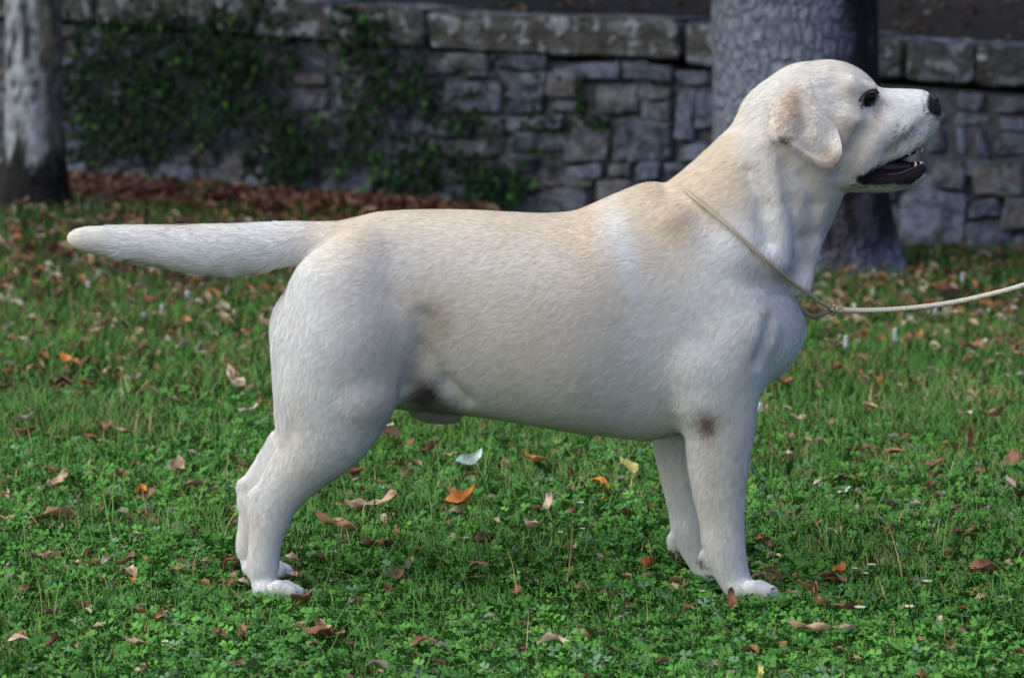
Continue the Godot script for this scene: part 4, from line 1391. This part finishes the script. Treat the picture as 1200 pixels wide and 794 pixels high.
	# the drift of leaves along the foot of the wall
	for shape in 3:
		var where := []
		var tints := []
		for i in 1900:
			var u := rng.randf_range(-1.4, 4.6)
			var out := absf(rng.randfn()) * 0.34
			if u > 1.9: out = rng.randf() * 2.6 if rng.randf() < 0.06 else 99.0
			elif rng.randf() < 0.13: out = rng.randf() * 2.6
			if out > 3.4: continue
			var p := on_wall(Vector2(u, 0), out + 0.02)
			p.y = lawn(p.x, p.z) + 0.006 + rng.randf() * 0.03
			where.append(Transform3D(Basis.from_euler(Vector3(rng.randf_range(-0.6, 0.6), rng.randf() * TAU, rng.randf_range(-0.6, 0.6))).scaled(Vector3.ONE * rng.randf_range(0.035, 0.085)), p))
			var c: Color = [Color(0.16, 0.065, 0.035), Color(0.20, 0.10, 0.055), Color(0.26, 0.15, 0.085), Color(0.11, 0.045, 0.03), Color(0.17, 0.055, 0.03)][rng.randi() % 5]
			tints.append(c * rng.randf_range(0.6, 1.3))
		# and on the bank behind the wall
		for i in 500:
			var u := rng.randf_range(-1.0, 5.5)
			var p := on_wall(Vector2(u, 0), -rng.randf_range(0.45, 5.0))
			p.y = ground_at(p.x, p.z) + 0.012
			where.append(Transform3D(Basis.from_euler(Vector3(rng.randf_range(-0.3, 0.3), rng.randf() * TAU, rng.randf_range(-0.3, 0.3))).scaled(Vector3.ONE * rng.randf_range(0.03, 0.07)), p))
			tints.append(Color(0.10, 0.06, 0.035).lerp(Color(0.30, 0.20, 0.12), pow(rng.randf(), 4.0)))
		tag(copies("leaf_litter", M.leaf_meshes[[1, 4, 5][shape]], M.litter, where, tints, self), ["drift of red-brown fallen leaves along the foot of the wall", "broken dry leaves mixed into the drift below the wall", "flat brown leaves spread thinly before the wall and on the bank"][shape], "leaf litter", "", "stuff")

func build_bits() -> void:
	var where := []
	var tints := []
	for i in 12000:
		var p := spot(3.3, 9.5)
		if behind(p.x, p.z) > -0.05: continue
		if p.z < -1.2 and rng.randf() < 0.65: continue
		p.y += rng.randf_range(0.006, 0.026) + 0.016 * ss(5.0, 6.5, CAM_D - p.z)
		where.append(Transform3D(Basis.from_euler(Vector3(rng.randf_range(-0.8, 0.8), rng.randf() * TAU, rng.randf_range(-0.8, 0.8))).scaled(Vector3(1.0, 1.0, rng.randf_range(0.3, 1.0)) * rng.randf_range(0.008, 0.032) * (1.0 + 0.7 * ss(5.0, 7.0, CAM_D - p.z))), p))
		var c: Color = [Color(0.24, 0.13, 0.07), Color(0.36, 0.25, 0.15), Color(0.16, 0.065, 0.04), Color(0.42, 0.34, 0.25), Color(0.34, 0.15, 0.06)][rng.randi() % 5]
		tints.append(c * rng.randf_range(0.6, 1.2))
	tag(copies("leaf_crumbs", M.leaf_meshes[4], M.litter, where, tints, self), "crumbs of dry leaf strewn all through the lawn", "leaf litter", "", "stuff")

func build_tufts() -> void:
	for q in [[1092, 322, 0.16, "bright green grass tuft right of the thick tree's roots, before the wall"], [1160, 345, 0.12, "low green grass tuft by the right edge before the wall"], [240, 238, 0.13, "green weed tuft at the wall foot below the ivy, right of the slim tree"], [20, 268, 0.12, "green grass tuft left of the slim tree's black foot"], [100, 262, 0.13, "green grass tuft right of the slim tree's black foot"]]:
		var p := at_px(q[0], q[1])
		var o := thing("grass_tuft", q[3], "grass tuft", p)
		part("blades", grass_mesh(600 + int(q[0]), 60, 0.07, q[2] * 0.4, q[2], 0.0022), M.tuft, o)
	for q in [[[85, 232], [118, 190], [160, 128], "thin bare shoot leaning right beside the slim tree"], [[60, 262], [112, 232], [176, 205], "thin dead twig lying low to the right of the slim tree"], [[120, 240], [128, 200], [150, 172], "short bare shoot standing before the wall right of the slim tree"]]:
		var a := at_px(q[0][0], q[0][1])
		var k := (CAM_D - a.z) / F
		var pts := []
		for i in 3: pts.append(Vector3((q[i][0] - q[0][0]) * k, (q[0][1] - q[i][1]) * k, 0.02 * i))
		var c := curve(pts, 6)
		var rr := PackedFloat32Array()
		for i in c.size(): rr.append(lerpf(0.0035, 0.0012, float(i) / (c.size() - 1)))
		var t := tube(c, rr, 6)
		var o := thing("twig", q[3], "twig", a)
		part("shoot", amesh(t[0], PackedVector3Array(), t[1]), M.twig, o)

func build_flowers() -> void:
	for q in [[167, 390, 16, "white flower spike, left of the pair under the dog's tail"], [190, 384, 22, "tall white flower spike, right of the pair under the dog's tail"], [219, 366, 18, "white flower spike under the dog's tail, nearest its rump"], [103, 352, 14, "low white flower spike under the tip of the dog's tail"], [993, 432, 38, "white flower spike just right of the dog's chest, below the lead's ring"], [1050, 424, 38, "white flower spike below the middle of the lead"], [935, 436, 34, "white flower spike against the dog's chest"], [892, 500, 22, "small white flower spike touching the front of the near front leg"], [1127, 352, 30, "pale dry flower stalk under the right part of the lead"], [1098, 390, 30, "pale seed stalk standing right of the white spike below the lead"]]:
		var p := at_px(q[0], q[1])
		var s: float = (CAM_D - p.z) / F
		var o := thing("flower_spike", q[3], "flower", p)
		var h: float = (q[2] * 0.7 + 12) * s
		var lean := Vector3(rng.randf_range(-0.1, 0.1), 0, 0) * h
		var t := tube(PackedVector3Array([Vector3.ZERO, Vector3(0, h * 0.5, 0) + lean * 0.4, Vector3(0, h * 0.9, 0) + lean]), PackedFloat32Array([0.0018, 0.0014, 0.001]), 5)
		part("stem", amesh(t[0], PackedVector3Array(), t[1]), M.green_stem, o)
		var hd := [PackedVector3Array(), PackedInt32Array()]
		for i in 22:
			var f := i / 21.0
			var a := i * 2.4
			var rr := 0.0042 - 0.0012 * f
			join(hd, ellipsoid(Vector3(cos(a) * rr, h * (0.66 + 0.34 * f), sin(a) * rr) + lean * (0.6 + 0.4 * f), Vector3(0.0028, 0.0036, 0.0028) * rng.randf_range(0.45, 1.0), 4, 6))
		part("flower_head", amesh(hd[0], PackedVector3Array(), hd[1]), M.petal, o)
	var mesh: Array = []
	for q in [[680, 606, 5, "round white daisy in the grass under the dog's belly"], [657, 641, 4, "left one of two small white daisies below the round one under the belly"], [683, 637, 4, "right one of two small white daisies below the round one under the belly"], [1022, 680, 6, "white daisy, tallest of the three right of the front paw"], [1002, 684, 4, "small white daisy, left of the three right of the front paw"], [1015, 690, 4, "small white daisy, lowest of the three right of the front paw"], [1008, 731, 8, "broad white flower cluster in the near grass right of the front paw"], [1065, 730, 8, "ragged white flower cluster at the lower right of the lawn"], [1087, 700, 7, "white flower cluster above the ragged one at the lower right"], [823, 711, 4, "tiny white daisy just below the near front paw"], [193, 771, 5, "small white petal flower in the near clover at lower left"], [546, 648, 4, "tiny cream flower beside the dark broken leaf"]]:
		var p := at_px(q[0], q[1] + 8)
		var s: float = (CAM_D - p.z) / F
		var o := thing("daisy", q[3], "flower", p)
		var h := 16.0 * s + 0.012
		var t := tube(PackedVector3Array([Vector3.ZERO, Vector3(0.002, h * 0.5, 0), Vector3(0, h, 0)]), PackedFloat32Array([0.0009, 0.0008, 0.0007]), 5)
		part("stem", amesh(t[0], PackedVector3Array(), t[1]), M.green_stem, o)
		var r: float = q[2] * 0.85 * s
		var v := PackedVector3Array()
		var idx := PackedInt32Array()
		for i in 13:
			var a := TAU * i / 13.0 + rng.randf_range(-0.1, 0.1)
			var d := Vector3(cos(a), 0.25, sin(a))
			var e := Vector3(-sin(a), 0, cos(a)) * r * 0.2
			var b := v.size()
			var c := Vector3(0, h, 0)
			v.append_array([c + d * r * 0.2 - e * 0.4, c + d * r * 0.2 + e * 0.4, c + d * r * 0.85 + e, c + d * r * 1.1, c + d * r * 0.85 - e])
			idx.append_array([b, b + 1, b + 2, b, b + 2, b + 4, b + 4, b + 2, b + 3])
		var petals := part("petals", amesh(v, PackedVector3Array(), idx), M.petal, o)
		var cd := ellipsoid(Vector3(0, h + r * 0.12, 0), Vector3(r * 0.33, r * 0.22, r * 0.33), 6, 8)
		part("flower_eye", amesh(cd[0], PackedVector3Array(), cd[1]), M.pollen, petals)

# ------------------------------------------------------------------ all
func materials() -> void:
	M.coat = mat(Color.WHITE, 0.85, 0.25)
	M.coat.vertex_color_use_as_albedo = true
	M.hair = mat(Color.WHITE, 0.62, 0.3)
	M.hair.vertex_color_use_as_albedo = true
	M.hair.backlight_enabled = true
	M.hair.backlight = Color(0.25, 0.25, 0.25)
	M.hair_plain = mat(Color(0.75, 0.72, 0.68), 0.5)
	M.eye = mat(Color(0.007, 0.005, 0.004), 0.10, 0.22)
	M.dark_skin = mat(Color(0.014, 0.012, 0.012), 0.45)
	M.nose = mat(Color(0.020, 0.018, 0.023), 0.45, 0.45)
	M.nose.heightmap_enabled = true
	M.nose.heightmap_texture = noise_tex(31, 0.06, [], FastNoiseLite.TYPE_CELLULAR, 256, 1)
	M.nose.heightmap_scale = 0.06
	M.nose.uv1_triplanar = true
	M.nose.uv1_scale = Vector3.ONE * 30.0
	M.mouth = mat(Color(0.010, 0.006, 0.007), 0.5)
	M.tongue = mat(Color(0.05, 0.018, 0.022), 0.5)
	M.gum = mat(Color(0.05, 0.035, 0.05), 0.4, 0.4)
	M.tooth = mat(Color(0.62, 0.55, 0.40), 0.3, 0.5)
	M.claw = mat(Color(0.50, 0.42, 0.34), 0.4)
	M.cord = mat(Color(0.55, 0.485, 0.385), 0.7)
	M.cord_dark = mat(Color(0.36, 0.295, 0.205), 0.75)
	M.brass = mat(Color(0.62, 0.45, 0.24), 0.3)
	M.brass.metallic = 0.9
	# stone
	var bump := noise_tex(3, 0.02, [], FastNoiseLite.TYPE_SIMPLEX_SMOOTH, 512, 6)
	M.stone = []
	var tones := [Color(0.12, 0.13, 0.165), Color(0.15, 0.165, 0.205), Color(0.10, 0.10, 0.115), Color(0.125, 0.112, 0.105), Color(0.085, 0.095, 0.12), Color(0.13, 0.125, 0.13)]
	for i in tones.size():
		var c: Color = tones[i]
		M.stone.append(world_mat(noise_tex(60 + i, 0.010, [[0.0, c * 0.25], [0.36, c * 0.6], [0.52, c], [0.66, c * 1.45], [1.0, c * 1.7]], FastNoiseLite.TYPE_SIMPLEX_SMOOTH, 512, 6), 2.3, 0.92, bump, 1.6))
	M.coping = []
	for i in 3: M.coping.append(world_mat(noise_tex(80 + i, 0.008, [[0.0, Color(0.05, 0.048, 0.04)], [0.42, Color(0.075, 0.07, 0.062)], [0.60, Color(0.105, 0.10, 0.09)], [1.0, Color(0.15, 0.15, 0.15)]], FastNoiseLite.TYPE_SIMPLEX_SMOOTH, 512, 5), 2.6, 0.92, bump, 1.6))
	for i in M.stone.size(): spots(M.stone[i], 400 + i, 0.013, 0.57 + 0.02 * (i % 3), Color(0.25, 0.265, 0.31))
	for i in 3: spots(M.coping[i], 440 + i, 0.008, 0.64, Color(0.50, 0.52, 0.56))
	M.mortar = world_mat(noise_tex(9, 0.03, [[0.0, Color(0.03, 0.03, 0.03)], [0.5, Color(0.085, 0.083, 0.09)], [1.0, Color(0.15, 0.145, 0.16)]]), 2.0, 1.0)
	# bark
	M.bark_pale = bark_tex(5, [[0.0, Color(0.05, 0.048, 0.05)], [0.26, Color(0.19, 0.19, 0.185)], [0.42, Color(0.29, 0.295, 0.295)], [0.60, Color(0.38, 0.39, 0.395)], [1.0, Color(0.52, 0.54, 0.56)]], 0.9, 0.8, false)
	M.bark_rough = bark_tex(15, [[0.0, Color(0.05, 0.05, 0.06)], [0.07, Color(0.09, 0.095, 0.12)], [0.2, Color(0.18, 0.195, 0.24)], [0.5, Color(0.28, 0.29, 0.34)], [1.0, Color(0.38, 0.39, 0.43)]], 0.55, 5.0, true)
	M.twig = mat(Color(0.09, 0.075, 0.06), 0.9)
	# earth
	M.soil = world_mat(noise_tex(21, 0.02, [[0.0, Color(0.022, 0.016, 0.010)], [0.5, Color(0.045, 0.034, 0.020)], [1.0, Color(0.085, 0.062, 0.038)]]), 1.5, 1.0, bump, 2.0)
	M.soil.vertex_color_use_as_albedo = true
	M.leaf = leaf_mat(0.65, 0.45)
	M.leaf.metallic_specular = 0.15
	M.leaf_gloss = leaf_mat(0.75, 0.2)
	M.leaf_gloss.metallic_specular = 0.2
	M.litter = leaf_mat(0.75, 0.2)
	M.tuft = mat(Color(0.07, 0.17, 0.05), 0.7, 0.25)
	M.tuft.cull_mode = BaseMaterial3D.CULL_DISABLED
	M.green_stem = mat(Color(0.08, 0.15, 0.05), 0.7)
	M.petal = mat(Color(0.50, 0.50, 0.49), 0.7)
	M.petal.cull_mode = BaseMaterial3D.CULL_DISABLED
	M.pollen = mat(Color(0.55, 0.38, 0.05), 0.8)
	M.dead = []
	var k := 0
	for c in [Color(0.25, 0.13, 0.07), Color(0.42, 0.28, 0.165), Color(0.44, 0.16, 0.035), Color(0.22, 0.092, 0.055), Color(0.085, 0.042, 0.028), Color(0.50, 0.36, 0.27), Color(0.42, 0.48, 0.44), Color(0.46, 0.38, 0.12)]:
		var m := mat(Color.WHITE, 0.7, 0.3)
		m.albedo_texture = noise_tex(200 + k, 0.03, [[0.0, c * 0.4], [0.4, c * 0.85], [0.6, c], [1.0, c * 1.3]], FastNoiseLite.TYPE_SIMPLEX_SMOOTH, 128, 4)
		m.uv1_scale = Vector3(0.6, 0.35, 1)
		m.backlight_enabled = true
		m.backlight = Color(0.25, 0.25, 0.25)
		M.dead.append(m)
		k += 1
	M.leaf_meshes = [dead_leaf(1, 0.55, 0.5, 0.25), dead_leaf(2, 0.42, 1.0, 0.5), dead_leaf(3, 0.40, 2.0, 0.35), dead_leaf(4, 0.75, 1.3, 0.7), dead_leaf(5, 0.6, 1.6, -0.5), dead_leaf(6, 0.5, 0.8, -0.35)]
	M.ivy_mesh = ivy_leaf()
	M.spray_mesh = spray()

func bark_tex(seed_: int, ramp: Array, stretch: float, relief: float, cracked: bool) -> StandardMaterial3D:
	var kind := FastNoiseLite.TYPE_CELLULAR if cracked else FastNoiseLite.TYPE_SIMPLEX_SMOOTH
	var m := world_mat(noise_tex(seed_, 0.028 if cracked else 0.012, ramp, kind, 512, 4 if cracked else 6), 1.0, 0.92, noise_tex(seed_, 0.028 if cracked else 0.012, [], kind, 512, 4 if cracked else 6), relief)
	m.uv1_scale = Vector3(2.4, 2.4 * stretch, 2.4)
	m.vertex_color_use_as_albedo = true
	return m

func spots(m: StandardMaterial3D, seed_: int, freq: float, from: float, color: Color) -> void:     # lichen
	m.detail_enabled = true
	m.detail_blend_mode = BaseMaterial3D.BLEND_MODE_MIX
	m.detail_albedo = noise_tex(seed_ + 50, 0.05, [[0.0, color * 0.6], [1.0, color * 1.15]], FastNoiseLite.TYPE_SIMPLEX_SMOOTH, 128, 4)
	m.detail_mask = noise_tex(seed_, freq, [[0.0, Color.BLACK], [from, Color.BLACK], [from + 0.035, Color(0.75, 0.75, 0.75)], [1.0, Color(0.9, 0.9, 0.9)]], FastNoiseLite.TYPE_SIMPLEX_SMOOTH, 512, 4)

func build_ground() -> void:
	var xs := []
	var zs := []
	var x := 0.0
	var stepx := 0.07
	while x < 240.0:
		xs.append(x)
		if x > 2.6: stepx *= 1.25
		x += stepx
	var full := []
	for i in range(xs.size() - 1, 0, -1): full.append(-xs[i])
	full.append_array(xs)
	var z := 0.0
	var st := 0.07
	zs = [60.0, 30.0, 15.0, 9.0, 6.0, 4.5, 3.4, 2.6, 2.0, 1.6, 1.3, 1.1]
	z = 1.0
	while z > -240.0:
		zs.append(z)
		if z < -9.0: st *= 1.2
		z -= st
	var v := PackedVector3Array()
	var c := PackedColorArray()
	for zz in zs:
		for xx in full:
			v.append(Vector3(xx, ground_at(xx, zz), zz))
			var b := behind(xx, zz)
			# green and mossy on the lawn, bare soil behind the wall with shade painted in
			var dark := ss(0.2, 0.4, b)
			c.append(Color(0.75, 1.0, 0.6).lerp(Color(0.10, 0.08, 0.075).lerp(Color(0.34, 0.26, 0.22), ss(2.5, 3.0, along(xx, zz))), dark))
	var o := part("ground", amesh(v, PackedVector3Array(), sheet(v, full.size(), zs.size()), c), M.soil, self)
	tag(o, "dark earth of the lawn and of the bank, painted shadowy behind the wall", "ground", "", "structure")

func _ready() -> void:
	rng.seed = 4242
	land.seed = 7
	land.frequency = 0.02
	coat.seed = 19
	coat.frequency = 0.02
	patch.seed = 3
	patch.frequency = 2.2
	wdir = (WR - WL).normalized()
	wnor = Vector3(-wdir.z, 0, wdir.x)
	if wnor.z < 0: wnor = -wnor
	# camera
	var cam := Camera3D.new()
	cam.name = "camera"
	cam.projection = Camera3D.PROJECTION_FRUSTUM
	cam.near = 0.1
	cam.far = 600.0
	cam.size = 2.0 * 0.1 * 397.0 / F
	cam.frustum_offset = Vector2(0, -0.1 * (397.0 - HOR) / F)
	cam.position = Vector3(0, CAM_H, CAM_D)
	var ca := CameraAttributesPhysical.new()
	ca.frustum_focal_length = 100.0
	ca.frustum_near = 0.1
	ca.frustum_far = 600.0
	ca.frustum_focus_distance = 3.95
	ca.exposure_aperture = 7.5
	cam.attributes = ca
	add_child(cam)
	cam.current = true
	# sky and exposure
	var env := WorldEnvironment.new()
	env.name = "world_environment"
	var e := Environment.new()
	e.background_mode = Environment.BG_SKY
	var sky := ProceduralSkyMaterial.new()
	sky.sky_top_color = Color(0.55, 0.655, 0.88)
	sky.sky_horizon_color = Color(0.345, 0.44, 0.69)
	sky.sky_curve = 0.2
	sky.ground_horizon_color = Color(0.22, 0.22, 0.20)
	sky.ground_bottom_color = Color(0.14, 0.15, 0.12)
	sky.sun_angle_max = 1.0
	e.sky = Sky.new()
	e.sky.sky_material = sky
	e.tonemap_mode = Environment.TONE_MAPPER_LINEAR
	e.tonemap_exposure = 1.72
	e.sdfgi_enabled = true
	e.ssao_enabled = true
	e.ssil_enabled = true
	env.environment = e
	add_child(env)
	var sun := DirectionalLight3D.new()
	sun.name = "sun"
	sun.light_energy = 0.74
	sun.light_angular_distance = 75.0
	sun.light_color = Color(0.96, 0.98, 1.0)
	sun.shadow_enabled = true
	sun.look_at_from_position(Vector3(-6.0, 5.7, 1.0), Vector3.ZERO)
	add_child(sun)
	materials()
	build_ground()
	build_wall()
	build_ivy("thick dark ivy covering the left half of the stone wall", [[185, 95, 115, 88, 1500], [300, 70, 60, 80, 450], [120, 150, 60, 40, 200], [335, 170, 40, 45, 260], [390, 170, 55, 40, 170], [430, 40, 40, 35, 160], [440, 110, 40, 45, 170], [480, 190, 50, 35, 160], [560, 110, 90, 60, 60], [520, 200, 60, 40, 110], [620, 190, 40, 40, 50]], [[[330, 245], [322, 180], [335, 110], [318, 40]], [[255, 232], [240, 170], [215, 100], [225, 20]], [[150, 222], [165, 150], [140, 70], [160, 0]], [[400, 245], [405, 170], [440, 110], [425, 40]]])
	build_ivy("small dark ivy clump at the foot of the wall above the dog's loin", [[590, 225, 38, 30, 260], [570, 200, 22, 18, 70]], [[[590, 256], [585, 225], [572, 195]]], 0.026)
	build_ivy("ivy shoot trailing along the joints under the coping stone", [[500, 108, 50, 18, 120], [545, 140, 35, 12, 70], [470, 70, 40, 18, 110]], [[[430, 60], [480, 95], [540, 130], [570, 145]]], 0.024)
	build_ivy("thin upright fern-like sprig growing from a wall joint", [[689, 115, 7, 30, 60], [650, 145, 30, 12, 60], [710, 140, 14, 10, 40]], [[[690, 148], [688, 115], [686, 85]]], 0.020)
	# trees
	var f1 := at_px(39, 242)
	build_tree("slim_tree", "slim tree with pale lichened bark and a blackened foot at the left", f1, [[-0.12, 0.122, -0.01, 0.35], [0.10, 0.108, 0.0, 0.15], [0.25, 0.097, 0.0, 0.04], [1.0, 0.095, -0.005, 0.0], [3.2, 0.085, 0.05, 0.0]], M.bark_pale, Vector3(-1.3, 3.9, 0.1), Vector3(3.4, 1.5, 2.5), 3, pale_stain)
	var f2 := at_px(942, 318)
	build_tree("thick_tree", "thick tree with rough bluish grey bark behind the dog's head", f2, [[-0.12, 0.29, 0.0, 0.25], [0.06, 0.262, 0.0, 0.16], [0.35, 0.245, -0.02, 0.04], [1.2, 0.243, -0.04, 0.0], [2.7, 0.20, -0.1, 0.0]], M.bark_rough, Vector3(1.1, 3.6, -0.3), Vector3(3.3, 1.7, 2.6), 8, rough_moss_shade)
	build_dog()
	build_lead()
	build_lawn()
	build_leaves()
	build_bits()
	build_tufts()
	build_flowers()
